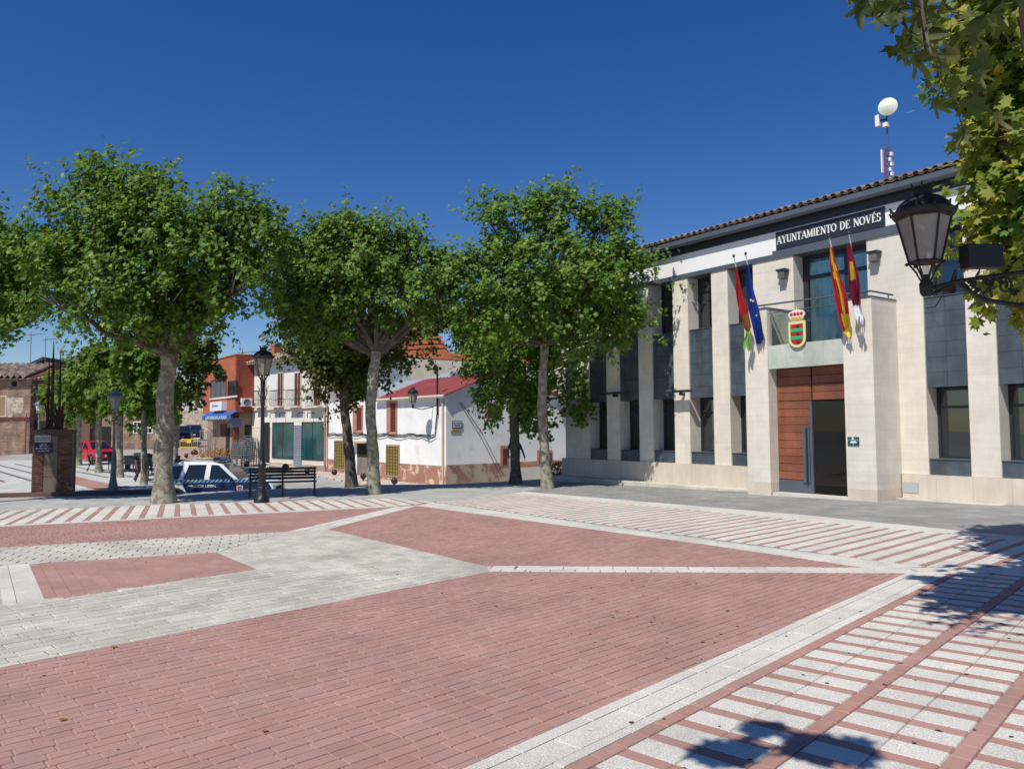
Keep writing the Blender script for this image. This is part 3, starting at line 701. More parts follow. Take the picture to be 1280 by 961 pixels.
lob = MB(); lob.box(-2.85, -2.8, yd + .1, 3.2, -.12, 3.1); lob.box(-.72, -.66, yd + .1, 3.2, -.12, 3.1); lob.box(-2.85, -.66, 3.2, 3.3, -.12, 3.1); lob.box(-2.85, -.66, yd + .1, 3.2, 3.1, 3.15)
lob.build('lobby_wall', plain('lobby_shade', (.035, .035, .032), .8), TH)  # walls coloured near-black to paint in the dimness of the lobby
bx('lobby_floor', GRAN2, TH, -2.85, -.66, yd - .35, yd + .5, -.3, -.125); bx('lobby_shaded_floor', DARKIN, TH, -2.85, -.66, yd + .501, 3.2, -.3, -.12)  # rear floor sheet is near-black, indoor shade put into its colour
bx('lobby_desk', WOOD, TH, -1.75, -.75, 2.0, 2.4, -.12, .95); bx('lobby_panel', plain('lobby_panel', (.35, .35, .33)), TH, -1.9, -1.1, 3.12, 3.18, 1.2, 1.95)
bx('glass_leaf', DOORGL, TH, -1.83, -.79, yd + .02, yd + .03, -.1, 2.27)
# wall lamps, meter box, plaque, bracket signs (fixed to the wall)
for x, z in ((-3.07, 5.90), (-.42, 5.90)):
    l_ = MB().box(x - .1, x + .1, -.22, -.012, z - .14, z + .06).build('wall_light', mat('wall_light_grey', (.13, .12, .11), .6), TH); MB().box(x - .14, x + .14, -.24, -.014, z + .062, z + .12).build('light_cap', DSTEEL, l_)
tag(MB().box(.09, .46, -.075, -.0615, .01, .26).build('meter_box', plain('meter_grey', (.42, .43, .43), .5)), 'small pale grey metal hatch low in the stone plinth right of the entrance pier', 'meter box')
mbx = bpy.data.objects['meter_box']; mbx.matrix_world = TH.matrix_world if False else Matrix.Translation((P1.x, P1.y, 0)) @ Matrix.Rotation(rzF, 4, 'Z')
THM = Matrix.Translation((P1.x, P1.y, 0)) @ Matrix.Rotation(rzF, 4, 'Z')
def on_hall(o): o.matrix_world = THM; return o
pq = thing('office_hours_plaque', 'small dark teal plaque with white emblem on the right entrance pier', 'plaque'); on_hall(pq)
MB().box(-.665, -.375, -1.172, -1.152, 1.15, 1.36).build('plate', plain('teal_plate', (.015, .075, .085), .3), pq)
mb = MB(); WT = plain('print_white', (.75, .80, .82))
mb.box(-.555, -.50, -1.175, -1.1725, 1.30, 1.35); mb.box(-.60, -.43, -1.175, -1.1725, 1.215, 1.24); mb.box(-.575, -.455, -1.175, -1.1725, 1.2405, 1.262); mb.box(-.53, -.515, -1.175, -1.1725, 1.165, 1.21); mb.box(-.65, -.39, -1.175, -1.1725, 1.285, 1.293)
mb.build('emblem', WT, pq)
for (x0, x1, z, L) in ((-7.36, -6.35, 2.74, 'long dark floodlight bar between the third and fourth bays from the left'), (-10.35, -9.5, 2.80, 'long dark floodlight bar beside the leftmost bay, near the tree')):
    t = thing('floodlight', L, 'floodlight', group='floodlights on the town hall pillars'); on_hall(t)
    MB().box(x0, x1, -.42, -.2, z - .03, z + .03).build('lamp_bar', DSTEEL, t); MB().box((x0 + x1) / 2 - .04, (x0 + x1) / 2 + .04, -.2, -.003, z - .12, z - .03).build('arm', BLACK, t)
    MB().box(x0 + .06, x1 - .06, -.41, -.21, z + .031, z + .045).build('cover', GREYIRON, t)
# coat of arms
ca_ = thing('coat_of_arms', 'crowned coat of arms with red and green bars fixed to the balcony', 'emblem'); on_hall(ca_)
cx, z0, z1, wv = -1.96, 3.66, 4.62, .245
YB = plain('pale_yellow', (.72, .66, .30), .5); RD_ = plain('heraldic_red', (.42, .02, .02), .5); GRN = plain('heraldic_green', (.03, .38, .15), .5); DKR = plain('heraldic_dark', (.06, .02, .015), .5)
def shield(w, zt, zb):
    p = [(cx - w, zt), (cx - w, zb + w * .9)]
    for k in range(9): a = math.pi + math.pi * k / 8; p.append((cx + math.cos(a) * w, zb + w * .9 + math.sin(a) * w * .9))
    p.append((cx + w, zt)); return p
MB().prism([(x, -1.16, z) for x, z in shield(wv, 4.34, z0)], (0, -.03, 0)).build('shield_border', YB, ca_)
MB().prism([(x, -1.1905, z) for x, z in shield(wv - .065, 4.27, z0 + .07)], (0, -.008, 0)).build('shield_field', RD_, ca_)
for z in (4.06, 3.86): MB().prism([(cx - wv + .062, -1.199, z), (cx + wv - .062, -1.199, z + .01), (cx + wv - .062, -1.199, z + .10), (cx - wv + .062, -1.199, z + .09)], (0, -.008, 0)).build('green_bar', GRN, ca_)
for z in (4.17, 3.97, 3.77): MB().box(cx - .01, cx + .075, -1.204, -1.199, z, z + .06).build('castle_mark', DKR, ca_)
cr = [(cx - .14, 4.36), (cx - .24, 4.50), (cx - .22, 4.58), (cx - .12, 4.63), (cx, 4.66), (cx + .12, 4.63), (cx + .22, 4.58), (cx + .24, 4.50), (cx + .14, 4.36)]
MB().prism([(x, -1.16, z) for x, z in cr], (0, -.03, 0)).build('crown', plain('crown_white', (.75, .68, .62)), ca_)
mb = MB()
for k in range(4): mb.ball((cx - .145 + k * .097, -1.19, 4.53), .045, 8, 6, (1, .4, 1.1))
mb.build('crown_cap', RD_, ca_); MB().box(cx - .15, cx + .15, -1.20, -1.19, 4.38, 4.45).build('crown_band', plain('gold', (.65, .38, .06)), ca_)
MB().tube([(cx, -1.175, 4.66), (cx, -1.175, 4.74)], .012, 6).build('crown_cross', YB, ca_)

# flags
def flag(name, label, base, tip, zones, cat='flag', tail=None, seed=0, wid=.15, stars=None, s0=.12, s1=.72):
    rnd = random.Random(seed); t = thing(name, label, cat, group='flags on the balcony poles'); on_hall(t)
    b, p = Vector(base), Vector(tip)
    MB().tube([b, p], [.018, .014], 8).build('pole', WHITEM, t, smooth=True)
    MB().ball(p, .035, 8, 6, (1, 1, 1.3)).build('finial', DSTEEL, t)
    NR, NC = 30, 18; mb = MB(); mats = list(dict.fromkeys(z for row in zones for z in row[2])); 
    ax = (b - p)
    for i in range(NR + 1):
        f = i / NR
        c = p + ax * (s0 + (s1 - s0) * f) if True else p
        c = c + Vector((0, -.05, 0)) * math.sin(f * 3.1) - Vector((0, 0, .10)) * f
        if f > .55: c = c + Vector((0, .0, -.35)) * (f - .55)
        w = wid * (.28 + .9 * min(f * 1.5, 1)) * (1 - .35 * max(0, f - .7) / .3)
        for j in range(NC + 1):
            g = j / NC - .5
            zig = .05 * math.sin(j * 1.35 + f * 2.1 + seed) * (.4 + f)
            zz = -.10 * abs(g) * math.sin(f * 5 + seed) + (.10 * math.sin(j * 1.1 + seed) * max(0, f - .75) * 3)
            mb.v.append((c.x + g * w * 2 + .02 * math.sin(f * 7 + seed), c.y + zig - .03, c.z + zz))
    for i in range(NR):
        for j in range(NC):
            f = (i + .5) / NR; g = (j + .5) / NC; cm = None
            for za, zb, cols in zones:
                if za <= f < zb: cm = cols[min(int((g + .12 * math.sin(f * 6 + seed)) * len(cols)) % len(cols) if 0 <= g + .12 * math.sin(f * 6 + seed) < 1 else (0 if g < .5 else len(cols) - 1), len(cols) - 1)]
            mb.cm = mats.index(cm or mats[0]); k = i * (NC + 1) + j; mb.face((k, k + 1, k + NC + 2, k + NC + 1))
    o = mb.build('cloth', mats, t, smooth=True, fix=False)
    if tail:
        mat_t, L, w, dx = tail; q = MB(); c = p + ax * s1 + Vector((dx, -.06, -.30)); NR2 = 10
        for i in range(NR2 + 1):
            f = i / NR2
            for j in range(9):
                g = j / 8 - .5; q.v.append((c.x + g * w * (1 + .5 * math.sin(f * 3)) + .03 * math.sin(f * 5 + seed), c.y + .035 * math.sin(j * 2.1 + f * 3), c.z - L * f * (1 + .35 * math.sin(j * 1.3 + seed)) + (.02 if i == 0 else 0)))
        for i in range(NR2):
            for j in range(8): k = i * 9 + j; q.face((k, k + 1, k + 10, k + 9))
        q.build('cloth_tail', mat_t, t, smooth=True, fix=False)
    if stars:
        s_ = MB()
        for (f, g) in stars:
            i = int(f * NR); j = int(g * NC); v = Vector(mb.v[i * (NC + 1) + j]) + Vector((0, -.012, 0))
            pts = []
            for k in range(10): a = math.pi / 2 + k * math.pi / 5; r_ = .045 if k % 2 == 0 else .018; pts.append(v + Vector((math.cos(a) * r_, 0, math.sin(a) * r_)))
            s_.poly(pts)
        s_.build('star', YELF, t)
def cloth(name, c):
    m = mat(name, c, .8, .06, 6); return m
FR = cloth('flag_red', (.50, .025, .03)); FY = cloth('flag_yellow', (.75, .55, .04)); YELF = FY; FB = cloth('flag_blue', (.012, .045, .30)); FG = cloth('flag_green', (.16, .38, .05)); FC = cloth('flag_crimson', (.28, .02, .07)); FW = cloth('flag_white', (.75, .76, .78)); FO = cloth('flag_ochre', (.30, .17, .03))
flag('municipal_flag', 'furled red and green municipal flag, leftmost of the four balcony flags', (-3.34, -1.16, 3.83), (-3.11, -2.2, 6.14), [(0, .8, [FR]), (.8, 1.01, [FR, FO, FO])], tail=(FG, .42, .16, .02), seed=1, wid=.095)
flag('european_flag', 'furled blue european flag with yellow stars on the left balcony pier', (-3.06, -1.16, 3.90), (-2.73, -2.2, 6.13), [(0, 1.01, [FB])], seed=2, wid=.12, stars=[(.45, .75), (.55, .85), (.62, .7), (.70, .8), (.78, .72), (.5, .6)], s1=.88)
flag('spanish_flag', 'furled red and yellow spanish flag, left one on the right balcony pier', (-.51, -1.16, 3.95), (-.37, -2.2, 6.10), [(0, .45, [FR, FY, FY, FR]), (.45, .85, [FR, FR, FY, FR]), (.85, 1.01, [FR, FY, FY])], seed=3, wid=.12, tail=(FY, .18, .12, .03), s1=.86)
flag('regional_flag', 'furled crimson and white regional flag with yellow castle, rightmost of the four', (-.18, -1.16, 4.07), (.13, -2.2, 6.07), [(0, .35, [FC]), (.35, .62, [FC, FY, FY, FC]), (.62, 1.01, [FC])], tail=(FW, .34, .15, .0), seed=4, wid=.11, s1=.66)

# aerial mast on the roof
ma = thing('radio_mast', 'rooftop mast with white round dish and small box antennas above the town hall roof', 'antenna'); on_hall(ma)
yy = 3.5; mu, mz = -1.95, 8.0
def mm(px, py):                                   # to local u,z on the plane off=yy
    q = ray(px, py); o_ = P1 + NI * yy; t = ((o_ - EYE).dot(NI)) / q.dot(NI); Pp = EYE + q * t; return ((Pp - P1).dot(E1), Pp.z)
u0, zb = mm(1110, 228); u1, zt = mm(1108.5, 184); u2, zt2 = mm(1108, 146); uc, zc = mm(1113, 135); ub, zbx = mm(1100, 152)
mb = MB(); hw = .09
for dx, dy in ((-hw, 0), (hw, 0), (0, hw * 1.7)): mb.tube([(u0 + dx, yy + dy, zb - .6), (u0 + dx, yy + dy, zt)], .016, 6)
for k in range(9):
    z = zb - .4 + k * (zt - zb + .4) / 9; z2 = z + (zt - zb + .4) / 9
    mb.tube([(u0 - hw, yy, z), (u0 + hw, yy, z2)], .010, 5); mb.tube([(u0 + hw, yy, z), (u0, yy + hw * 1.7, z2)], .010, 5); mb.tube([(u0, yy + hw * 1.7, z), (u0 - hw, yy, z2)], .010, 5)
mb.build('lattice', plain('mast_red', (.20, .05, .035), .6), ma)
MB().tube([(u0, yy + .05, zt - .3), (u0, yy + .05, zt2 + .1)], .022, 8).build('pole', STEEL, ma)
mb = MB()
for k in range(6): mb.box(u0 + .09 + (k % 2) * .04, u0 + .15 + (k % 2) * .04, yy - .1, yy, zb + k * .15, zb + .10 + k * .15)
mb.box(u0 - .15, u0 - .11, yy - .08, yy, zt - .75, zt - .05); mb.build('equipment', WHITEM, ma)
d_ = MB(); rdish = .265; d_.lathe([(.02, .10), (rdish * .6, .055), (rdish, 0), (rdish, -.03), (rdish * .8, -.05), (.02, -.05)], 28)
dish = d_.build('dish', plain('dish_cream', (.72, .76, .62), .5), ma, smooth=True); dish.location = (uc, yy - .15, zc); _w = P1 + E1 * uc + NI * yy; _v2 = EYE - _w; dish.rotation_euler = (R(90), 0, math.atan2(_v2.dot(E1), -_v2.dot(NI)) - R(6))
MB().box(ub - .08, ub + .04, yy - .14, yy - .02, zbx - .17, zbx + .17).build('panel_antenna', WHITEM, ma)
MB().tube([(ub, yy - .08, zbx), (u2, yy + .05, zbx)], .03, 6).build('arm', DSTEEL, ma); MB().box(u2 - .07, u2 + .07, yy - .1, yy + .03, zt2 - .32, zt2 - .20).build('junction_box', WHITEM, ma)
MB().tube([(u2, yy + .05, zt2), (uc, yy - .10, zc)], .03, 6).build('dish_mount', DSTEEL, ma)

# ================================================================ generic house helpers
class House:
    def __init__(s, name, label, cat, org, dx, group=None):
        s.o = Vector((org[0], org[1], 0)); s.dx = Vector((dx[0], dx[1], 0)).normalized(); s.dy = Vector((-s.dx.y, s.dx.x, 0))
        s.root = thing(name, label, cat, (org[0], org[1], 0), math.atan2(s.dx.y, s.dx.x), group)
    def loc(s, px, py, off=0):
        q = ray(px, py); o_ = s.o + s.dy * off; t = ((o_ - EYE).dot(s.dy)) / q.dot(s.dy); P = EYE + q * t; return ((P - s.o).dot(s.dx), P.z)
    def locs(s, px, py, xoff=0):                      # on the side wall x = xoff: returns (y,z)
        q = ray(px, py); o_ = s.o + s.dx * xoff; t = ((o_ - EYE).dot(s.dx)) / q.dot(s.dx); P = EYE + q * t; return ((P - s.o).dot(s.dy), P.z)
    def box(s, name, m, x0, x1, y0, y1, z0, z1, parent=None, bev=0, label=None): return bx(name, m, parent or s.root, x0, x1, y0, y1, z0, z1, bev, label)
    def window(s, x0, x1, z0, z1, frame_m, pane_m, y=0, t=.07, mull=1, sill=True, name='window'):
        f = MB(); f.box(x0 - t, x0, y - .03, y + .05, z0 - t, z1 + t); f.box(x1, x1 + t, y - .03, y + .05, z0 - t, z1 + t); f.box(x0, x1, y - .03, y + .05, z1, z1 + t); f.box(x0, x1, y - .03, y + .05, z0 - t, z0)
        w = f.build(name, frame_m, s.root); p = MB().box(x0, x1, y - .008, y + .02, z0, z1).build('pane', pane_m, w)
        if mull:
            g = MB(); 
            for k in range(1, mull + 1): xx = x0 + (x1 - x0) * k / (mull + 1); g.box(xx - .02, xx + .02, y - .02, y - .009, z0, z1)
            g.build('glazing_bar', frame_m, w)
        return w
def corrugated(name, m, parent, x0, x1, p0, p1, pitch=.36, amp=.09, seg=4, thick=.04):
    """tiled roof sheet: ridges run from eave p0=(y,z) to ridge p1; columns along x"""
    mb = MB(); n = int((x1 - x0) / pitch * seg); rows_ = 8
    for j in range(rows_ + 1):
        f = j / rows_
        for i in range(n + 1):
            ph = 2 * math.pi * i / seg; mb.v.append((x0 + (x1 - x0) * i / n, p0[0] + (p1[0] - p0[0]) * f, p0[1] + (p1[1] - p0[1]) * f + amp * math.sin(ph) + .02 * ((j * 3) % 2)))
    for j in range(rows_):
        for i in range(n): mb.cr = ((i // seg) * .377 + j * .618) % 1; k = j * (n + 1) + i; mb.face((k, k + 1, k + n + 2, k + n + 1))
    i0 = len(mb.v)
    mb.v += [(x0, p0[0], p0[1] - thick - amp), (x1, p0[0], p0[1] - thick - amp), (x1, p1[0], p1[1] - thick - amp), (x0, p1[0], p1[1] - thick - amp)]; mb.face((i0, i0 + 1, i0 + 2, i0 + 3))
    return mb.build(name, m, parent, fix=False)

# ---------------------------------------------------------------- white house
WH = House('white_house', 'whitewashed old village house with peeling pink base and red sheet roof', 'house', (W0.x, W0.y), (-a_.x, -a_.y))
ZE = 1.65 + 1.45
WH.box('front_wall', WHITEW, -11.8, 0, 0, .5, -.1, ZE)
WH.box('dado', DADO, -11.8, .0, -.012, 0, -1.6, -.1); WH.box('base_wall', DADO, -11.8, 0, 0, .5, -1.6, -.101)
yr, zr_ = WH.locs(617, 466); ydg = 6.9
MB().prism([(0, .5, -.05), (0, .5, ZE), (0, 0.0, ZE), (0, yr, zr_ - .12), (0, ydg, ZE + .1), (0, ydg + 6, ZE - .6), (0, ydg + 6, -.05)], (-.45, 0, 0)).build('side_wall', WHITEW, WH.root)
MB().box(-.45, .012, .003, ydg + 6, -1.6, -.05).build('side_dado', DADO2, WH.root)
# red roof
x_l = WH.loc(472, 500)[0]
MB().prism([(.18, -.22, ZE + .02), (.18, yr, zr_), (.18, yr, zr_ - .08), (.18, -.22, ZE - .06)], (x_l - .18 , 0, 0)).build('roof', REDSHEET, WH.root)
MB().prism([(.18, yr + .001, zr_), (.18, ydg + .3, ZE + .15), (.18, ydg + .3, ZE + .07), (.18, yr + .001, zr_ - .08)], (x_l - .18, 0, 0)).build('roof', REDSHEET, WH.root)
mb = MB()
for k in range(0, 20):
    xx = .1 - k * .3
    if xx < x_l: break
    mb.prism([(xx, -.22, ZE + .022), (xx, yr, zr_ + .002), (xx, yr, zr_ + .03), (xx, -.22, ZE + .05)], (-.04, 0, 0))
mb.build('roof_rib', REDSHEET, WH.root)
WH.box('eave_soffit', WHITEW, x_l, .15, -.2, 0, ZE - .10, ZE - .061); WH.box('gutter', CREAM, x_l, .2, -.3, -.221, ZE - .06, ZE + .03)
MB().prism([(x_l - .02, 0, ZE - .1), (x_l - .02, 3.0, ZE + .1), (x_l - .02, 3.0, ZE - .1)], (-5.8, 0, 0)).build('rear_roof', OLDTILE, WH.root)
def whwin(px0, py0, px1, py1, kind):
    x0, z1 = WH.loc(px0, py0); x1, z0 = WH.loc(px1, py1)
    if kind == 'shut':
        w = WH.window(x0, x1, z0, z1, TERRA, SHUT, y=-.0, t=.14, mull=0); g = MB()
        for k in range(9): g.box(x0, x1, -.026, -.010, z0 + (z1 - z0) * (k + .2) / 9, z0 + (z1 - z0) * (k + .75) / 9)
        g.build('louvre', SHUT, w); MB().box(x0, (x0 + x1) / 2 - .1, -.05, -.027, z0, z1).build('shutter_leaf', TERRA, w)
    if kind == 'grille':
        w = WH.window(x0, x1, z0, z1, plain('ochre_frame', (.38, .27, .16)), GRILLE, y=-.01, t=.1, mull=0); g = MB(); nx_, nz = 4, 9
        for k in range(nx_ + 1): xx = x0 + (x1 - x0) * k / nx_; g.box(xx - .012, xx + .012, -.07, -.05, z0, z1)
        for k in range(nz + 1): zz = z0 + (z1 - z0) * k / nz; g.box(x0, x1, -.048, -.036, zz - .012, zz + .012)
        g.build('iron_grille', plain('olive_iron', (.14, .11, .04)), w)
whwin(485.5, 504, 495, 539.5, 'shut'); whwin(443, 510, 452.5, 537.5, 'shut')
whwin(484.5, 558, 498.5, 594, 'grille'); whwin(419.5, 552, 430.5, 585.5, 'grille')
x0, z1 = WH.loc(447, 553.5); x1, z0 = WH.loc(461, 596)
dd = WH.box('door', DOORG, x0, x1, -.03, 0, z0 - .1, z1 - .75); WH.box('transom', DARKIN, x0, x1, -.029, 0, z1 - .748, z1, dd); WH.box('door_frame', WHITEW, x0 - .12, x0, -.04, 0, z0, z1 + .1, dd)
MB().prism([(x0 - .35, 0, z1 + .12), (x0 - .35, -.45, z1 + .05), (x0 - .35, -.45, z1), (x0 - .35, 0, z1)], (x1 - x0 + .6, 0, 0)).build('door_canopy', plain('canopy_tan', (.45, .33, .22)), WH.root)
# side windows
def whs(px0, py0, px1, py1, m1, m2, name='side_window'):
    y0, z1 = WH.locs(px0, py0); y1, z0 = WH.locs(px1, py1)
    f = MB().box(.0125, .035, y0, y1, z0, z1).build(name, m1, WH.root); MB().box(.036, .045, y0 + .14, y1 - .05, z0 + .05, z1 - .14).build('pane', m2, f)
whs(625, 557, 634.5, 582, TERRA, SHUT); whs(671, 563, 690, 583, TERRA, SHUT); whs(606.5, 503, 626, 523, TERRA, SHUT)
y0, z0 = WH.locs(645, 584); y1, z1 = WH.locs(708, 578)
MB().box(.013, .05, y0, y0 + 7, z0 - .02, z1 - .01).build('string_course', TERRA, WH.root); MB().box(.0135, .06, y0, y0 + 7, z0 - .75, z0 - .021).build('cream_base', CREAM, WH.root)
# pipes, cables, signs, satellite dish
mb = MB().tube([(-.18, -.06, ZE - .05), (-.18, -.06, -1.1)], .05, 8); mb.build('drainpipe', plain('pipe_cream', (.55, .45, .38)), WH.root, smooth=True)
mb = MB(); xx = WH.loc(557, 530)[0]
pts = []
zc0 = WH.loc(480, 543)[1]
for k in range(29):
    f = k / 28; pts.append((-11.7 + 10.9 * f, -.05 - .02 * math.sin(k), zc0 + .03 * math.sin(k * .9) - .03 * math.cos(k * 2.1)))
pts += [(-.75, -.07, zc0 + .3), (-.62, -.07, zc0 + 1.0), (-.6, -.07, ZE + .3), (-.6, -.07, ZE + 1.3)]
mb.tube(pts, .03, 6); mb.tube([(p[0], p[1] - .03, p[2] - .10 - .04 * math.sin(i * 1.7)) for i, p in enumerate(pts[:29])], .02, 5)
mb.tube([(-11.75, -.05, zc0 - .1), (-11.7, -.05, ZE - .2)], .03, 5)
mb.build('cable_bundle', CABLE, WH.root, smooth=True)
mb = MB().tube([(-.6, -.07, ZE - .9), (-.6, -.07, ZE + 1.35)], .045, 8); mb.build('service_pole', RUSTY, WH.root, smooth=True)
mb = MB()
for dz in (0, .12): mb.tube([(.022, yy_, zz_) for yy_, zz_ in (WH.locs(574 + dz * 20, 503), WH.locs(600 + dz * 20, 545 - dz * 30), WH.locs(626 + dz * 20, 595 - dz * 20))], .011, 5)
mb.build('shadow_and_pipe_lines', CABLE, WH.root)  # dark tubes draw a cable's cast shadow and pipe lines on the wall
y0, z1 = WH.locs(565, 526); y1, z0 = WH.locs(577, 535.5)
sg1 = thing('street_sign', 'small framed blue and white notice on the white house side wall', 'sign', WH.root.location, WH.root.rotation_euler.z)
MB().box(.005, .04, y0, y1, z0, z1).build('frame', plain('sign_frame', (.08, .08, .11)), sg1); MB().box(.041, .045, y0 + .04, y1 - .05, z0 + .05, z1 - .03).build('face', plain('sign_face', (.60, .65, .66)), sg1)
mb = MB(); mb.box(.046, .048, y0 + .06, y0 + .15, z1 - .17, z1 - .07); mb.box(.046, .048, y0 + .2, y1 - .08, z1 - .14, z1 - .09); mb.box(.046, .048, y0 + .12, y1 - .1, z0 + .10, z0 + .16); mb.build('print', plain('sign_ink', (.12, .13, .25)), sg1)
y0, z1 = WH.locs(563.5, 538); y1, z0 = WH.locs(575.5, 541)
tag(MB().box(.005, .03, y0, y1, z0, z1).build('small_plate', GRILLE), 'narrow olive yellow plate below the framed notice on the white house', 'plate').matrix_world = Matrix.Translation(WH.root.location) @ Matrix.Rotation(WH.root.rotation_euler.z, 4, 'Z')
y0, z0 = WH.locs(702, 511)
sd = thing('satellite_dish', 'dark grey satellite dish on the white wall left of the town hall', 'satellite dish', WH.root.location, WH.root.rotation_euler.z)
d_ = MB().lathe([(.02, .1), (.25, .06), (.42, 0), (.42, -.02), (.25, .035), (.02, .07)], 20).build('reflector', plain('dish_grey', (.06, .07, .08), .5), sd, smooth=True); d_.location = (.35, y0, z0); d_.rotation_euler = (R(80), 0, R(60))
MB().tube([(.02, y0, z0 - .2), (.30, y0, z0)], .025, 6).build('bracket', GREYIRON, sd)
# wall lantern on the white house
# ---------------------------------------------------------------- planter with bush right of the tree
# ---------------------------------------------------------------- cream house
CH = House('cream_house', 'cream two-storey house with iron balconies over green glass shopfront', 'house', (-10.62, 43.62), (.70, -.714))
xl = -9.4; ZEC = 5.85
CH.box('wall', CREAM, xl, 0, 0, 6, -1.6, ZEC)
CH.box('stone_base', TAN, xl, -.0, -.02, 0, -1.6, -.52); CH.box('white_upper_wall', plain('cream_white', (.74, .72, .66), .85), xl, 0, -.014, 0, 1.7, ZEC - .02)
corrugated('roof', OLDTILE, CH.root, xl - .3, .4, (-.55, ZEC + .12), (3.5, ZEC + 1.5)); CH.box('eave_board', plain('eave_grey', (.35, .34, .33)), xl - .2, .3, -.5, 0, ZEC - .02, ZEC + .04)
x0, z1 = CH.loc(341, 528); x1, z0 = CH.loc(404.5, 576)
xa = CH.loc(367.5, 550)[0]; xb = CH.loc(377.5, 550)[0]
for p, q in ((x0, xa), (xb, x1)):
    z0_ = CH.loc(372, 574)[1]
    w = MB(); t = .06; w.box(p, p + t, -.04, .02, z0_, z1); w.box(q - t, q, -.04, .02, z0_, z1); w.box(p + t, q - t, -.04, .02, z1 - t, z1); w.box(p + t, q - t, -.04, .02, z0_, z0_ + t); w.box((p + q) / 2 - .02, (p + q) / 2 + .02, -.035, .01, z0_ + t, z1 - t)
    w = w.build('shop_window', FRAME, CH.root); MB().box(p + t, q - t, -.022, -.016, z0_ + t, z1 - t).build('pane', mat('teal_shop_glass', (.010, .085, .090), .08, .25, 1.5, spec=.8, streak=.35), w)
dz0 = CH.loc(372, 588)[1]
d1 = MB().box(xa, xb, -.03, 0, dz0, z1 - .2).build('roller_door', plain('roller_grey', (.20, .23, .28), .5), CH.root); mb = MB()
for k in range(18): zz = dz0 + (z1 - .2 - dz0) * k / 18; mb.box(xa + .03, xb - .03, -.045, -.031, zz, zz + (z1 - .2 - dz0) / 30)
mb.build('slat', plain('roller_slat', (.26, .29, .34), .5), d1)
CH.box('cornice', CREAM, xl, 0, -.12, -.0205, z1 + .35 + .45, z1 + .95)
for (pa, pb) in ((348.5, 354.5), (369.5, 376.5), (394, 402), (327, 333)):
    x0, zt = CH.loc(pa, 467); x1, _ = CH.loc(pb, 467); zb = CH.loc((pa + pb) / 2, 507)[1]
    w = CH.window(x0, x1, zb, zt, plain('stone_frame', (.55, .5, .43)), SHUT, y=-.03, t=.08, mull=1, name='balcony_window')
    bl = MB().box(x0 - .35, x1 + .35, -.45, -.02, zb - .12, zb - .02).build('balcony', CREAM, CH.root)
    g = MB(); zt2_ = zb + .95
    g.tube([(x0 - .32, -.42, zt2_), (x1 + .32, -.42, zt2_)], .02, 5); g.tube([(x0 - .32, -.42, zb), (x1 + .32, -.42, zb)], .015, 5)
    n = 9
    for k in range(n + 1):
        xx = x0 - .32 + (x1 - x0 + .64) * k / n; g.tube([(xx, -.42, zb), (xx + .03, -.50, zb + .3), (xx, -.42, zb + .6), (xx, -.42, zt2_)], .013, 4)
    for xx in (x0 - .32, x1 + .32):
        g.tube([(xx, -.42, zt2_), (xx, -.02, zt2_)], .018, 5); g.tube([(xx, -.42, zb + .4), (xx, -.02, zb + .4)], .012, 4)
    g.build('iron_railing', RUSTY, bl)
for px_ in (346, 358, 381, 393):
    xx, zz = CH.loc(px_, 519); mb = MB(); mb.tube([(xx, -.02, zz + .15), (xx, -.45, zz + .15), (xx, -.45, zz - .15)], .03, 5); mb.build('awning_hook', RUSTY, CH.root)
mb = MB().tube([(-.12, -.06, ZEC - .1), (-.12, -.06, -1.0)], .06, 8); mb.build('drainpipe', plain('pipe_pink', (.40, .22, .18)), CH.root, smooth=True)
x0, z1 = CH.loc(329, 528); x1, z0 = CH.loc(337, 585); CH.box('side_door', DARKIN, x0, x1, -.025, 0, z0, z1); CH.box('chimney', ORANGE, -9.0, -8.4, 1, 1.6, ZEC, ZEC + 1.4)
# ---------------------------------------------------------------- orange corner building (left face)
oc = (-18.05, 49.5)
OB = House('orange_brick_building', 'orange brick corner building with blue awning and bar sign', 'bar', oc, (.6, -.8))
Lf = 7.6; zt, zo = 6.45, 2.72
OB.box('upper_storey', ORANGE, -Lf, 0, 0, 5.0, zo, zt); OB.box('parapet_coping', ORANGE, -Lf - .05, .05, -.05, 5.0, zt, zt + .08); OB.box('ground_floor', TAN, -Lf, -.3, .35, 5.0, -1.3, zo - .002)
def obw(px0, py0, px1, py1, fm, pm, mull=1, y=-.0, name='window'):
    x0, z1 = OB.loc(px0, py0); x1, z0 = OB.loc(px1, py1); return OB.window(x0, x1, z0, z1, fm, pm, y=y, mull=mull, t=.06, name=name), (x0, x1, z0, z1)
PAN = mat('dark_pane', (.02, .025, .025), .12, 0, spec=.7); GPAN = mat('grey_blind', (.11, .115, .115), .5, .1)
obw(285.5, 478, 295, 497, FRAME, PAN, 1); obw(264, 477, 282.5, 497.5, FRAME, GPAN, 2); obw(270, 467, 282.5, 474.5, FRAME, PAN, 0)
x0, z1 = OB.loc(263, 498); x1, _ = OB.loc(297, 498); OB.box('string_course', CREAM, x0, x1, -.06, 0, z1 - .12, z1)
x0, z1 = OB.loc(269, 503); x1, z0 = OB.loc(283.5, 513)
bs = thing('bar_sign', 'white box sign with dark script lettering on the orange brick building', 'sign', OB.root.location, OB.root.rotation_euler.z)
MB().box(x0, x1, -.35, -.003, z0, z1).build('light_box', plain('sign_white', (.75, .78, .82)), bs); 
mb = MB(); cxs = x0 + .45 * (x1 - x0); mb.box(cxs - .6, cxs - .5, -.36, -.351, z0 + .2, z1 - .15); mb.box(cxs - .6, cxs - .35, -.36, -.351, z1 - .2, z1 - .14)
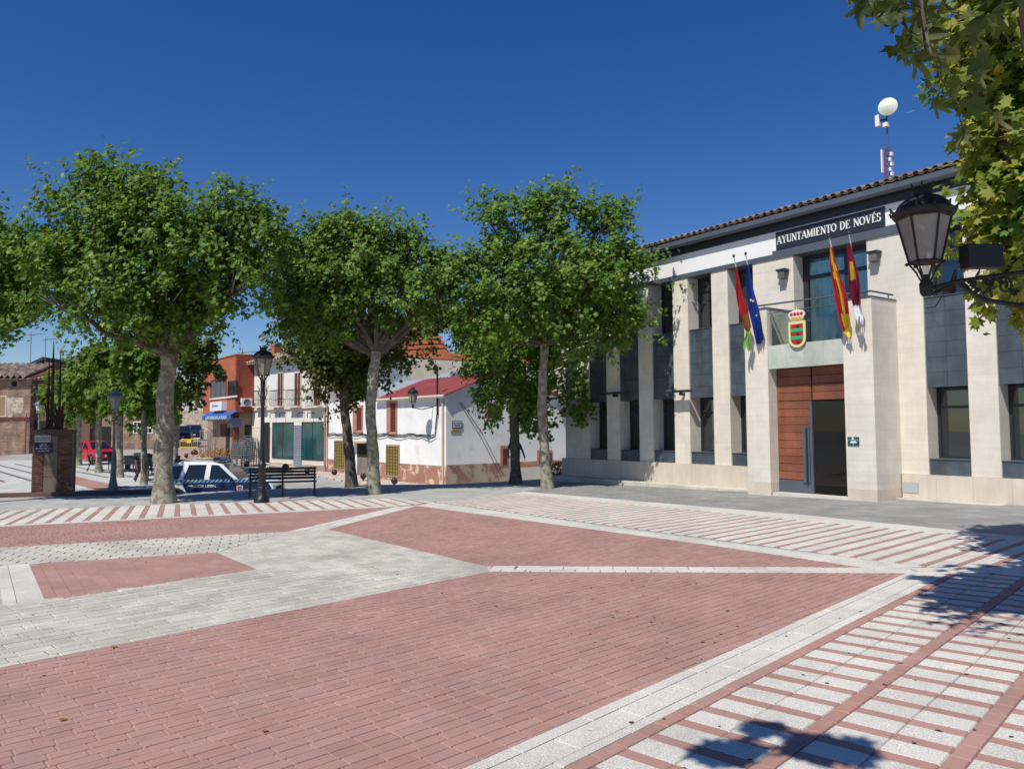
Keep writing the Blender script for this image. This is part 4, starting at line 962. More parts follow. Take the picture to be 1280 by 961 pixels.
for k in range(4): mb.box(cxs - .35 + k * .28, cxs - .27 + k * .28, -.36, -.351, z0 + .25, z1 - .22); mb.box(cxs - .35 + k * .28, cxs - .12 + k * .28, -.36, -.351, z1 - .3, z1 - .24)
mb.build('script', plain('sign_plum', (.12, .08, .16)), bs)
x0, z1 = OB.loc(261, 517); x1, z0 = OB.loc(297, 525)
aw = thing('awning', 'blue shop awning with white lettering under the orange brick upper storey', 'awning', OB.root.location, OB.root.rotation_euler.z)
AWB = plain('awning_blue', (.03, .11, .34), .7)
MB().prism([(x0, -.003, z1 + .08), (x0, -.45, z0 + .36), (x0, -.45, z0 + .04), (x0, -.43, z0 + .04), (x0, -.43, z0 + .33), (x0, -.003, z1 + .04)], (x1 - x0, 0, 0)).build('canopy', AWB, aw)
def text_mesh(body, size, m, parent, M, name='lettering'):
    cu = bpy.data.curves.new(name, 'FONT'); cu.body = body; cu.size = size; cu.extrude = .003; cu.align_x = 'CENTER'
    o = bpy.data.objects.new(name, cu); dg = bpy.context.evaluated_depsgraph_get(); COL.objects.link(o); dg.update()
    me = bpy.data.meshes.new_from_object(o.evaluated_get(dg)); bpy.data.objects.remove(o); me.materials.clear(); me.materials.append(m)
    q = link_mesh(name, me, parent, M); return q
FRONT = Matrix.Rotation(R(90), 4, 'X')
text_mesh('CAFETERIA BAR LA PLAZA', .33, plain('awning_letter', (.7, .78, .85)), aw, Matrix.Translation(((x0 + x1) / 2, -.455, z0 + .09)) @ FRONT @ Matrix.Diagonal((1.28, 1, 1, 1)))
# ground floor details
for (pa, pb, ya, yb, m_) in ((291, 297, 533, 570, SHUT), (283, 287, 535, 571, DARKIN), (276, 283, 530, 545, SHUT)):
    x0, z1 = OB.loc(pa, ya, .35); x1, z0 = OB.loc(pb, yb, .35); OB.box('doorway', m_, x0, x1, .32, .349, z0, z1)
OB.box('corner_column', SHUT, -.45, -.1, 0.02, .3, -1.2, zo - .003)
OB2 = House('orange_brick_wing', 'narrow red brick wing beside the cream house with air conditioner', 'building', (-17.98, 49.46), (.80, .60)); 
OB2.box('upper_wall', bricktex_mat('red_brick', (.34, .065, .035), (.27, .05, .03), (.20, .06, .04), .26, .075, plane='XZ'), 0.01, 1.9, -.02, 1.0, zo + .0, zt - .03)
OB2.box('lower_wall', TAN, .2, 1.9, .25, 1.0, -1.3, zo - .003); 
x0, z1 = OB2.loc(306, 531, .25); x1, z0 = OB2.loc(309.5, 572, .25)
OB2.box('doorway', DARKIN, x0, x1 + .2, .22, .249, z0, z1)
x0, z1 = OB2.loc(302, 497.5, -.3); x1, z0 = OB2.loc(315, 508, -.3); x1 = min(x1, x0 + .95)
ac = thing('air_conditioner', 'white air conditioning unit with round fan on the red brick wall', 'air conditioner', OB2.root.location, OB2.root.rotation_euler.z)
MB().box(x0, x1, -.35, -.03, z0, z1).build('casing', WHITEM, ac); 
fn = MB().lathe([(.23, 0), (.23, .02), (.2, .03), (.2, .005)], 18).build('fan_grille', GREYIRON, ac); fn.location = ((x0 + x1) / 2, -.352, (z0 + z1) / 2); fn.rotation_euler = (R(90), 0, 0)
# small sign under the wing
x0, z1 = OB2.loc(293, 521, -.1)
tag(MB().box(-.35, .35, -.12, -.08, 1.75, 2.35).build('notice_board', plain('notice_blue', (.16, .18, .28))), 'small grey blue notice board under the corner of the orange building', 'sign').matrix_world = Matrix.Translation(OB2.root.location) @ Matrix.Rotation(OB2.root.rotation_euler.z, 4, 'Z')

# ---------------------------------------------------------------- buildings behind
BB = House('beige_gable_building', 'large beige building with stepped orange brick gable behind the white house', 'building', (-7.6, 54), (.96, -.28))
x0, zA = BB.loc(497, 443); x1, zB = BB.loc(640, 452)
BB.box('wall', BEIGE, x0, x1 + 6, 0, 9, -1.3, zA)
pts = [BB.loc(px_, py_) for px_, py_ in ((499, 443), (493, 425), (508, 415), (508, 395), (517, 372), (528, 374), (536, 392), (546, 420), (560, 441), (640, 449), (700, 452), (700, 460), (499, 446))]
MB().prism([(x, -.05, z) for x, z in pts[:9] + [BB.loc(720, 452)] + [BB.loc(720, 458)] + [BB.loc(499, 446)]], (0, .5, 0)).build('brick_gable', ORANGE, BB.root)
mb = MB()
for k in range(9):
    f = k / 9; xa = pts[3][0] + .1 + f * -.6; xb = pts[6][0] + (pts[8][0] - pts[6][0]) * f; zz = pts[5][1] - .8 - f * (pts[5][1] - .8 - pts[8][1])
    mb.box(xa, xb + .1, -.12, -.051, zz, zz + .16)
mb.build('brick_ledge', ORANGE, BB.root)
LB = House('pale_blue_shed', 'pale blue clad wall rising behind the white house roof', 'building', (-6.2, 43.8), (.639, -.769))
x0, z1 = LB.loc(470, 487); x1, z2 = LB.loc(556, 468)
MB().prism([(x0 - 3, 0, -1), (x1 + .5, 0, -1), (x1 + .5, 0, z2 + .1), (LB.loc(520, 477)[0], 0, LB.loc(520, 475)[1]), (x0 - 3, 0, LB.loc(470, 480)[1])], (0, 3, 0)).build('wall', BLUES, LB.root)
# white and stone houses up the street
UH = House('hillside_house', 'pale house on a rubble stone base up the street behind the orange building', 'house', (-27.5, 84), (.93, -.36))
x0, z1 = UH.loc(222, 502); x1, z0 = UH.loc(282, 545)
UH.box('stone_base', STONEW, x0 - 6, x1 + 2, 0, 5, -.5, UH.loc(250, 512)[1]); UH.box('wall', plain('hill_white', (.66, .63, .57), .85), x0 - 6, x1 + 2, .02, 5, UH.loc(250, 512)[1], UH.loc(250, 494)[1])
for pa, pb in ((231, 235), (245, 250), (256, 261)):
    a, z1 = UH.loc(pa, 498.5); b, z0 = UH.loc(pb, 508); UH.window(a, b, z0, z1, WHITEM, DARKIN if pa != 256 else WHITEM, y=-.0, mull=1)
corrugated('roof', OLDTILE, UH.root, x0 - 6.4, x1 + 2.4, (-.4, UH.loc(250, 494)[1] + .1), (3.2, UH.loc(250, 486)[1] + .3))
a, z1 = UH.loc(270, 525); b, z0 = UH.loc(278, 541); UH.box('door', SHUT, a, b, -.04, 0, z0, z1)
# ochre pavement up the street
mb = MB()
for k in range(12):
    p = Vector((-20.5 - k * .9, 52 + k * 2.2, 0)); q = Vector((-21.4 - k * .9, 54.2 + k * 2.2, 0))
    mb.quad(*[(v.x, v.y, S(v.x, v.y) + .1) for v in (p, q, q - Vector((2.3, .9, 0)), p - Vector((2.3, .9, 0)))])
mb.build('uphill_pavement', mat('ochre_paving', (.36, .27, .23), .9, .1, 3), kind='structure')
# old brick building on the far left
OLD = House('old_brick_building', 'old patched brick building with weathered roof tiles at the far left', 'building', (-39.2, 63.2), (1, .04))
zE_ = 1.65 + (538 - 474) / (950 / 63.0) ; x1 = OLD.loc(37.5, 520)[0]; xm = OLD.loc(62, 520)[0]
OLD.box('wall', OLDBRICK, -22, x1, 0, 8, -1, zE_); OLD.box('lower_wing', plain('brown_render', (.16, .085, .065), .9), x1, xm + 3, .6, 8, -1, zE_ - .1)
OLD.box('door', DARKIN, x1 + .1, x1 + 1.7, .5, .599, -.6, OLD.loc(45, 526, .5)[1])
corrugated('roof', OLDTILE, OLD.root, -22.2, x1 - .1, (-.5, zE_ + .15), (4.2, OLD.loc(20, 455, 4.2)[1]), pitch=.5, amp=.15)
corrugated('lower_roof', OLDTILE, OLD.root, x1 - .1, xm + 3, (.2, zE_ + .05), (2.2, zE_ + .5), pitch=.34, amp=.08)
a, z0 = OLD.loc(0, 523); OLD.box('string_course', SHUT, -22, x1, -.1, 0, z0 - .15, z0 + .1)
for px_ in (-14, 4): a = OLD.loc(px_, 510)[0]; OLD.window(a - .6, a + .2, OLD.loc(2, 520)[1], OLD.loc(2, 496)[1], CREAM, plain('ochre_blind', (.30, .2, .1)), y=-.02, mull=0)
a, z0 = OLD.loc(26, 515); OLD.box('rubble_patch', STONEW, a - 1.2, a + .2, -.012, 0, z0 - .8, z0 + 1.2); OLD.box('quoin_strip', OLDBRICK, x1 - 1.4, x1 - .3, -.05, 0, -1, z0 - .1)
l0 = OLD.loc(18, 480); v_ = MB().lathe([(.22, 0), (.22, .06), (.12, .08)], 12).build('round_vent', DARKIN, OLD.root); v_.location = (l0[0], -.02, l0[1]); v_.rotation_euler = (R(90), 0, 0)
# houses behind it
RB = House('red_gable_house', 'red brick house end with dark blue roof behind the old brick building', 'house', (-39.5, 74), (1, .03))
x0, z0 = RB.loc(36, 474); x1, z1 = RB.loc(56, 474); xp, zp = RB.loc(53, 452)
MB().prism([(x0, 0, -1), (x1 + 1, 0, -1), (x1 + 1, 0, zp - .1), (xp, 0, zp), (x0, 0, RB.loc(37, 461)[1])], (0, 6, 0)).build('wall', bricktex_mat('gable_brick', (.30, .09, .055), (.24, .07, .045), (.18, .08, .06), .28, .08, plane='XZ'), RB.root)
MB().prism([(x0 - .4, -.3, RB.loc(36, 460)[1]), (xp + .2, -.3, zp + .1), (xp + .2, -.3, zp + .45), (x0 - .4, -.3, RB.loc(36, 460)[1] + .2)], (0, 7, 0)).build('roof', plain('slate_blue', (.03, .045, .09), .6), RB.root)
GH = House('grey_tiled_house', 'house with grey ribbed tile roof and orange gable wall above the terrace trees', 'house', (-35.0, 78), (1, .06))
x0, ze = GH.loc(64, 466); x1, _ = GH.loc(130, 466); zr2 = GH.loc(60, 447, 4)[1]
GH.box('wall', OLDBRICK, x0, x1, 0, 7, -1, ze); corrugated('roof', GREYTILE, GH.root, x0 - .2, x1 + .3, (-.4, ze + .1), (4.4, zr2), pitch=.4, amp=.1)
MB().prism([(x0 - .21, -.4, ze - .2), (x0 - .21, 4.2, zr2 - .1), (x0 - 1.9, .5, ze - 2.5), (x0 - 1.9, .0, ze - 3)], (0, .0, -.3)).build('orange_gable', ORANGE, GH.root)
GH.box('white_patch', WHITEP, x0 - 1.0, x0 + 1.2, -.05, .0, ze - 2.0, ze - .3); GH.box('small_window', DARKIN, x0 + .1, x0 + .6, -.07, -.051, ze - 1.4, ze - .8)
# brick terrace of houses behind the trees
TB = House('brown_brick_house', 'long brown brick house with white barred windows behind the terrace trees', 'house', (-26, 64), (1, -.04))
x0 = TB.loc(62, 550)[0]; x1 = TB.loc(214, 550)[0]; zt = TB.loc(140, 500)[1]
TB.box('wall', OLDBRICK, x0, x1, 0, 1.5, -1.2, zt + 1.2); corrugated('roof', OLDTILE, TB.root, x0 - .3, x1 + .3, (-.5, zt + 1.3), (1.6, zt + 2.0), pitch=.34, amp=.08)
for pa, pb in ((103, 111), (168, 175), (181, 190), (200, 207)):
    a, z1 = TB.loc(pa, 528); b, z0 = TB.loc(pb, 541); w = TB.window(a, b, z0, z1, WHITEM, DARKIN, y=-.02, mull=1)
    MB().box(a, b, -.05, -.03, (z0 + z1) / 2 - .04, (z0 + z1) / 2 + .04).build('window_rail', WHITEM, w)
a, z1 = TB.loc(128, 533); b, z0 = TB.loc(138, 566); TB.box('door', DARKIN, a, b, -.05, 0, z0, z1)
# roof aerials
def aerial(x, Y, yb, yt, label):
    p0 = at(x, yb, Y); p1 = at(x, yt, Y); t = thing('tv_aerial', label, 'aerial', p0, 0, 'rooftop television aerials'); h = p1.z - p0.z
    MB().tube([(0, 0, -1.0), (0, 0, h)], .035, 5).build('mast', GREYIRON, t); mb = MB(); mb.tube([(-.3, 0, h - .3), (1.1, .2, h - .15)], .02, 4)
    for k in range(6): mb.tube([(-.2 + k * .24, -.3, h - .28 + k * .02), (-.2 + k * .24, .3, h - .28 + k * .02)], .014, 4)
    mb.build('antenna_bar', GREYIRON, t); return t
aerial(38, 72, 452, 415, 'thin television aerial standing left above the dark blue roof'); aerial(56.5, 72, 449, 421, 'television aerial with wide bar, right one above the grey tiled roof'); aerial(303, 52, 446, 436, 'small television aerial on the orange brick building roof')

# ================================================================ TREES
LO = []
for a, r_ in ((0, 1.05), (27, .58), (50, .95), (80, .52), (108, .74), (150, .36), (210, .36), (252, .74), (280, .52), (310, .95), (333, .58)): LO.append((math.sin(R(a)) * r_, math.cos(R(a)) * r_))
LOa = np.array([[0, 0, -.10]] + [[x, y, .05 * (x * x)] for x, y in LO]); NLV = len(LOa)
LF = np.array([[0, 1 + (k + 1) % 11, 1 + k] for k in range(11)])
def leaves_mesh(name, P, Nrm, size, m, droop=.35):
    n = len(P); rng = np.random
    Nn = Nrm / np.linalg.norm(Nrm, axis=1, keepdims=True)
    az = rng.uniform(0, 2 * np.pi, n); tdir = np.stack([np.cos(az), np.sin(az), -droop * np.ones(n)], 1)
    tdir -= Nn * np.sum(tdir * Nn, 1, keepdims=True); tdir /= np.linalg.norm(tdir, axis=1, keepdims=True) + 1e-9
    sdir = np.cross(tdir, Nn)
    sz = size * rng.uniform(.6, 1.15, n)
    V = P[:, None, :] + sz[:, None, None] * (sdir[:, None, :] * LOa[None, :, 0:1] + tdir[:, None, :] * (LOa[None, :, 1:2] + .2) + Nn[:, None, :] * (LOa[None, :, 2:3] - .28 * np.abs(LOa[None, :, 0:1]) * rng.uniform(-.4, 1.2, (n, 1, 1)) - .2 * LOa[None, :, 1:2] ** 2))
    V = V.reshape(-1, 3); Fc = (LF[None] + (np.arange(n) * NLV)[:, None, None]).reshape(-1, 3)
    me = bpy.data.meshes.new(name); me.vertices.add(len(V)); me.vertices.foreach_set('co', V.ravel().astype(np.float32))
    me.loops.add(Fc.size); me.loops.foreach_set('vertex_index', Fc.ravel().astype(np.int32)); me.polygons.add(len(Fc))
    me.polygons.foreach_set('loop_start', np.arange(0, Fc.size, 3, dtype=np.int32)); me.polygons.foreach_set('loop_total', np.full(len(Fc), 3, np.int32))
    a = me.attributes.new('rnd', 'FLOAT', 'FACE'); a.data.foreach_set('value', np.repeat(rng.beta(1.6, 2.6, n), 11).astype(np.float32))
    me.materials.append(m); me.update(); me.validate(); return me
def crown_points(blobs, count, shell=.55, shoots=1.0, rs=None):
    """leaf positions on many short shoots scattered through ellipsoids; blobs: centre, radii, weight"""
    rng = np.random; P = []; Nn = []
    w = np.array([b[1][0] * b[1][1] * b[1][2] for b in blobs]) ** .72; w = w / w.sum()
    per = 32; nsh = int(count / per)
    ids = rng.choice(len(blobs), nsh, p=w)
    for i in ids:
        c, r = np.array(blobs[i][0]), np.array(blobs[i][1])
        d = rng.normal(size=3); d /= np.linalg.norm(d)
        if d[2] < -.2 and rng.rand() < .35: d[2] = abs(d[2])
        rad = shell + (1 - shell) * rng.rand() ** .6
        base = c + d * r * rad * .93
        gdir = d * .8 + np.array([0, 0, .75]) + rng.normal(size=3) * .35
        if d[2] < -.25: gdir = d * .8 + np.array([0, 0, -.3]) + rng.normal(size=3) * .3
        gdir /= np.linalg.norm(gdir); L = rng.uniform(.25, .85) * shoots
        if rng.rand() < .16: L *= 1.8
        t = rng.rand(per); off = rng.normal(size=(per, 3)) * (.035 + .12 * (1 - t[:, None] * .6)) * shoots
        pts = base + gdir * (t[:, None] * L) + off; P.append(pts)
        nn = rng.normal(size=(per, 3)) * .5 + d * .45 + np.array([-.25, -.35, .7]); Nn.append(nn)
    return np.concatenate(P), np.concatenate(Nn)
def limb(mb, p0, p1, r0, r1, n=8, bend=.1, seg=5, rng=random):
    p0, p1 = Vector(p0), Vector(p1); L = (p1 - p0).length; o = Vector((rng.uniform(-1, 1), rng.uniform(-1, 1), rng.uniform(-.2, .6))) * L * bend
    pts = [p0.lerp(p1, k / seg) + o * math.sin(math.pi * k / seg) for k in range(seg + 1)]; rad = [r0 + (r1 - r0) * (k / seg) ** .8 for k in range(seg + 1)]
    mb.tube(pts, rad, n); return pts
def tree(name, label, base, trunk, r0, r1, fork_z, blobs, count, leafm, barkm, size=.15, group=None, shell=.5, twigs=26, shoots=1.0, cat='tree', flare=1.45):
    """trunk: list of points from the ground up to the fork; blobs in world space"""
    t = thing(name, label, cat, base, 0, group); B0 = Vector(base); rng = random.Random(hash(label) % 999 if False else len(label))
    tr = [Vector(p) - B0 for p in trunk]; mb = MB(); n = len(tr)
    # resample for knobbly outline
    pts = []; rad = []
    for k in range(n - 1):
        for s_ in range(5):
            f = (k + s_ / 5) / (n - 1); pts.append(tr[k].lerp(tr[k + 1], s_ / 5) + Vector((rng.uniform(-1, 1), rng.uniform(-1, 1), 0)) * r0 * .09); rad.append((r0 + (r1 - r0) * f) * (1 + (flare - 1) * max(0, 1 - f * 9)) * rng.uniform(.95, 1.07))
    pts.append(tr[-1]); rad.append(r1 * 1.15); pts[0].z -= .25
    mb.tube(pts, rad, 12); tk = mb.build('trunk', barkm, t, smooth=True)
    fork = tr[-1]; lm = MB(); tw = MB()
    for (c, r) in blobs:
        c_ = Vector(c) - B0; m_ = fork.lerp(c_, .55) + Vector((0, 0, -.15 * (c_ - fork).length)) * .5
        a = limb(lm, fork - Vector((0, 0, .1)), m_, r1 * .62, r1 * .36, 7, .10, 4, rng); limb(lm, m_, c_ + Vector((0, 0, r[2] * .3)), r1 * .36, r1 * .12, 6, .10, 4, rng)
        for k in range(twigs // max(1, len(blobs)) + 3):
            d = Vector((rng.gauss(0, 1), rng.gauss(0, 1), abs(rng.gauss(0, 1)) * .8)).normalized(); e = c_ + Vector((d.x * r[0], d.y * r[1], d.z * r[2])) * .85
            limb(tw, m_.lerp(c_, rng.uniform(.2, 1)), e, r1 * .14, .012, 4, .12, 3, rng)
    lm.build('limbs', BARKD, t, smooth=True); tw.build('twigs', barkm, t, smooth=True, fix=False, kind='stuff')
    P, N = crown_points([((c[0] - B0.x, c[1] - B0.y, c[2] - B0.z), r) for c, r in blobs], count, shell, shoots)
    o = bpy.data.objects.new('crown', leaves_mesh('crown', P, N, size, leafm)); COL.objects.link(o); o.parent = t; o['kind'] = 'stuff'
    return t
def pb(Z, lst, dsc=1.0):
    """blobs outlined in the photograph at distance Z -> world ellipsoids (centre, radii)"""
    out = []
    for q in lst:
        x, y, rx, ry = q[:4]; y += (14 if len(lst) > 5 and y < 345 and x < 1000 else 0); dz = q[4] if len(q) > 4 else 0
        c = at(x, y, Z + dz); s_ = (Z + dz) / FPX; out.append(((c.x, c.y, c.z), (rx * s_, (rx + ry) * .5 * s_ * dsc, ry * s_)))
    if len(out) > 6:                                # smaller clumps break the outline
        rg = random.Random(len(lst) * 7 + int(Z))
        for k in range(9):
            c, r = out[rg.randrange(len(lst))]; a = rg.uniform(0, 6.28); e = rg.uniform(-.9, 1.0)
            out.append(((c[0] + r[0] * math.cos(a) * .9, c[1] + r[1] * math.sin(a) * .8, c[2] + r[2] * e), (r[0] * .42, r[1] * .42, r[2] * .38)))
    return out
def gz(p): return (p[0], p[1], G(p[0], p[1]))
# T1
b = gz((-9.95, 21.84)); trunk = [b, at(204, 560, 21.8), at(207, 500, 21.8), at(212, 440, 21.8)]
tree('plane_tree', 'large plane tree with thick mottled trunk standing left of the police car', b, trunk, .27, .21, 0, pb(20.9, [(118, 262, 60, 50), (165, 222, 40, 30), (110, 212, 20, 20), (200, 240, 30, 26), (185, 300, 85, 70), (110, 330, 62, 62), (68, 340, 36, 42, -.5), (245, 320, 60, 60), (300, 275, 42, 46), (285, 238, 22, 24), (330, 300, 24, 50), (300, 340, 44, 42), (205, 380, 80, 38), (130, 378, 62, 32, -.6), (255, 372, 50, 34, .8), (212, 415, 34, 24, .5)]), 37000, LEAF, BARK, .098, 'plane trees along the plaza edge', shell=.45)
# T0 off frame left
b = gz((-16.9, 22.0)); 
tree('plane_tree', 'plane tree cut off by the left edge of the photo', b, [b, at(-90, 500, 22), at(-80, 430, 22)], .25, .2, 0, pb(22, [(-15, 312, 52, 46), (-70, 320, 60, 60), (12, 345, 38, 45), (-40, 375, 75, 45), (5, 385, 38, 28), (-20, 330, 70, 60, 1.8)]), 21000, LEAF, BARK, .100, 'plane trees along the plaza edge', shell=.45)
# T3 front
b = gz((-4.31, 23.84)); trunk = [b, at(466, 560, 23.8), at(463, 510, 23.8), at(466, 470, 23.8), at(470, 440, 23.8)]
tree('plane_tree', 'plane tree with forked pale trunk, right one of the close pair behind the bench', b, trunk, .185, .15, 0, pb(23.8, [(392, 318, 50, 44), (362, 350, 36, 50), (415, 275, 24, 18), (425, 296, 36, 28), (462, 290, 30, 28), (492, 305, 26, 30), (524, 315, 26, 42), (450, 355, 80, 48), (505, 370, 48, 40), (385, 395, 50, 40), (430, 400, 60, 35), (555, 362, 22, 38), (420, 360, 50, 40, .8)]), 29000, LEAF, BARK, .098, 'plane trees along the plaza edge', shell=.45)
# T2
b = gz((-5.84, 27.82)); trunk = [b, at(436, 560, 27.8), at(430, 500, 27.8), at(432, 470, 27.8)]
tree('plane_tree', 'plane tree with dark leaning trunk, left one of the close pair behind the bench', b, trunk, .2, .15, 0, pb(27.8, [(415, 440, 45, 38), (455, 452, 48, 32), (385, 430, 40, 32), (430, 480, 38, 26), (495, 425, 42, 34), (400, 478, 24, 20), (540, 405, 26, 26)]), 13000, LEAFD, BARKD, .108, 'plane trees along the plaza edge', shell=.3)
# T5
b = gz((1.13, 24.95)); trunk = [b, at(681, 560, 24.9), at(677, 510, 24.9), at(679, 460, 24.9), at(681, 425, 24.9)]
tree('plane_tree', 'plane tree with pale straight trunk in front of the town hall corner', b, trunk, .17, .13, 0, pb(23.9, [(640, 262, 34, 32), (700, 272, 44, 32), (757, 272, 30, 34), (612, 268, 14, 20), (790, 330, 20, 30), (600, 420, 30, 20), (780, 410, 30, 22), (625, 330, 38, 46), (690, 335, 80, 50), (760, 335, 42, 44), (580, 368, 36, 40), (640, 385, 55, 36), (715, 385, 62, 38), (765, 385, 36, 28), (735, 420, 36, 26), (690, 250, 24, 20)]), 32000, LEAF, BARK, .098, 'plane trees along the plaza edge', shell=.45)
# T4
b = gz((.12, 27.9)); trunk = [b, at(644, 560, 27.9), at(642, 520, 27.9), at(643, 485, 27.9)]
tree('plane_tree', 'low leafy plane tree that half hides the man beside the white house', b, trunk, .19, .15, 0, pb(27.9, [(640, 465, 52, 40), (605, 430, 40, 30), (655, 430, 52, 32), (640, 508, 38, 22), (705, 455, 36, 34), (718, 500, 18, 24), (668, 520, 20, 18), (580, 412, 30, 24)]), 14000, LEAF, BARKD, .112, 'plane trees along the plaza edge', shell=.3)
# small plane trees on the terrace
for (x, yb, Z, bl, L, n) in ((98, 582, 47, [(92, 492, 30, 34), (76, 505, 24, 26)], 'small bright green tree behind the brick pillar, farthest on the terrace', 3200), (123.5, 590, 39, [(122, 478, 36, 42), (100, 500, 28, 26)], 'small bright green tree between the brick pillar and grey lamp post', 4000),
                          (150, 597, 35, [(150, 468, 34, 40), (160, 500, 30, 24)], 'small tree directly behind the grey terrace lamp post', 3800), (180, 606, 30.3, [(178, 470, 34, 38), (190, 498, 28, 26)], 'small tree beside the brown benches, left of the thick trunk', 3800), (219, 585, 40, [(225, 465, 36, 40), (250, 450, 24, 26), (215, 500, 28, 22)], 'tree behind the police car with foliage reaching the orange building', 4600)):
    p0 = at(x, yb, Z); zb_ = -.55 if x < 200 else -1.05; b = (p0.x, p0.y, zb_)
    tree('terrace_tree', L, b, [b, at(x, 540, Z), at(x + 1, 505, Z)], 3.8 / FPX * Z, 3.2 / FPX * Z, 0, pb(Z, bl), n, LEAFB if x < 200 else LEAFD, BARK, .17, 'small trees on the terrace', shell=.3, twigs=10)
# near tree at the right
b = gz((6.6, 7.6))
A = pb(8.2, [(1265, 35, 58, 60), (1306, 130, 76, 75), (1275, 190, 44, 60), (1300, 250, 72, 60), (1292, 318, 46, 42), (1350, 80, 120, 120), (1245, 215, 22, 24), (1262, 355, 24, 16, .3), (1340, 330, 70, 60), (1235, 60, 26, 26), (1222, 112, 16, 20)], 1.0)
over = [((3.0, 4.6, 5.3), (1.0, .95, .45)), ((4.3, 5.3, 5.5), (1.0, .9, .5))]
nt_ = tree('plane_tree', 'big yellowing plane tree hanging in from the upper right corner', b, [b, (6.5, 7.6, 1.5), (6.3, 7.6, 2.8)], .24, .19, 0, A, 24000, LEAFSUN, BARK, .092, 'plane trees along the plaza edge', shell=.35, shoots=.8)
B0 = Vector(b)
P, N = crown_points([((c[0] - B0.x, c[1] - B0.y, c[2] - B0.z), r) for c, r in A], 3500, .3, .8)
o = bpy.data.objects.new('green_leaves', leaves_mesh('green_leaves', P, N, .11, LEAF)); COL.objects.link(o); o.parent = nt_; o['kind'] = 'stuff'
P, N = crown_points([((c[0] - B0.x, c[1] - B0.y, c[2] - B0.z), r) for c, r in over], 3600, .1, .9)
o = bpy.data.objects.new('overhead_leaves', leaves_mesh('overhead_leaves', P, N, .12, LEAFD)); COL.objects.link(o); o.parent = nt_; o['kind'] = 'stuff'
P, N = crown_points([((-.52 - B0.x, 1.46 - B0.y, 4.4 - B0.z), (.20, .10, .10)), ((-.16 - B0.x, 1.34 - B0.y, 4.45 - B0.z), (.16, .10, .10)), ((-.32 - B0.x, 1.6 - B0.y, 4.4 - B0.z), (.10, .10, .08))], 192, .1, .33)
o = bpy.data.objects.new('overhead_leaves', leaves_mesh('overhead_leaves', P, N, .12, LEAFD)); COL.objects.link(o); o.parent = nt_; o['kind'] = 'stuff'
br = MB(); rl = random.Random(4)
limb(br, Vector((6.3, 7.6, 2.8)) - B0, Vector((3.6, 5.2, 5.2)) - B0, .06, .02, 7); limb(br, Vector((6.3, 7.6, 2.8)) - B0, Vector((4.6, 5.8, 5.3)) - B0, .09, .04, 7)
tipA = at(1150, -40, 4.3); twp = [tipA, at(1152, 10, 4.25), at(1160, 55, 4.2), at(1172, 90, 4.2), at(1190, 125, 4.25)]
br.tube([Vector((3.2, 4.9, 5.1)) - B0] + [p - B0 for p in twp], [.02, .012, .009, .007, .006, .003], 5); br.build('hanging_branch', BARKD, nt_, smooth=True)
def big_leaf(size, rg):
    mb = MB(); NA, rings = 44, (0, .25, .5, .75, 1.0); fold = rg.uniform(.15, .5); droop = rg.uniform(.15, .5); curl = rg.uniform(-.25, .25); mb.cr = rg.uniform(.05, .95)
    lobes = ((0, 1.0, .32), (52, .9, .27), (-52, .9, .27), (108, .62, .26), (-108, .62, .26))
    def rad(a):
        r = .30
        for c, L, w in lobes:
            d = abs((a - c + 180) % 360 - 180) / 57.3; r = max(r, L / (1 + (d / w) ** 2 * 1.6))
        return r * (1 + .07 * math.sin(a * .42))
    for f in rings:
        for k in range(NA if f else 1):
            a = -180 + 360 * k / NA; r = rad(a) * f; x, y = math.sin(R(a)) * r, math.cos(R(a)) * r
            mb.v.append((x * size, (y + .15) * size, size * (-fold * abs(x) - droop * y * y * (1 if y > 0 else .2) + curl * x * y + .03 * math.sin(9 * x + 5 * y))))
    for k in range(NA): mb.face((0, 1 + k, 1 + (k + 1) % NA))
    for j in range(len(rings) - 2):
        for k in range(NA): a, b = 1 + j * NA + k, 1 + j * NA + (k + 1) % NA; mb.face((a, a + NA, b + NA, b))
    return mb
# large single leaves on the hanging twig
lp = [(1078, 2, 60, 0), (1100, 22, 58, 1), (1122, 12, 62, 2), (1138, 45, 66, 3), (1150, 20, 60, 0), (1125, 60, 52, 1), (1143, 70, 58, 3), (1170, 28, 50, 2), (1185, 10, 46, 1), (1195, 70, 56, 2), (1183, 85, 44, 0), (1160, 102, 40, 3), (1166, 128, 42, 1), (1205, 20, 44, 2), (1215, 45, 42, 0), (1092, -8, 50, 2), (1110, -5, 50, 0), (1160, -8, 60, 1), (1130, -14, 60, 3), (1240, 30, 44, 1), (1187, 118, 30, 2), (1205, 165, 50, 1), (1245, 145, 40, 0), (1225, 90, 36, 3)]
for i, (x, y, s_, k) in enumerate(lp):
    Z = 4.2 + rl.uniform(-.12, .25); c = at(x, y, Z) - B0; sz = s_ / FPX * Z * .58
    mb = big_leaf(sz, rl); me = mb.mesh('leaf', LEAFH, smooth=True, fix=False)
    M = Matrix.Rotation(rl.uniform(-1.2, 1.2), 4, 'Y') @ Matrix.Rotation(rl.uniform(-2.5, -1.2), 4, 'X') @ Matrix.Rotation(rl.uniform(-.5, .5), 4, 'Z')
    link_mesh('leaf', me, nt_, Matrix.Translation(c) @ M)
    q = MB(); near = min([p - B0 for p in twp], key=lambda p: (p - c).length); q.tube([c, (c + near) / 2 + Vector((0, 0, .02)), near], .0025, 4)
    if (near - c).length < .4: q.build('leaf_stalk', LEAFH, nt_)

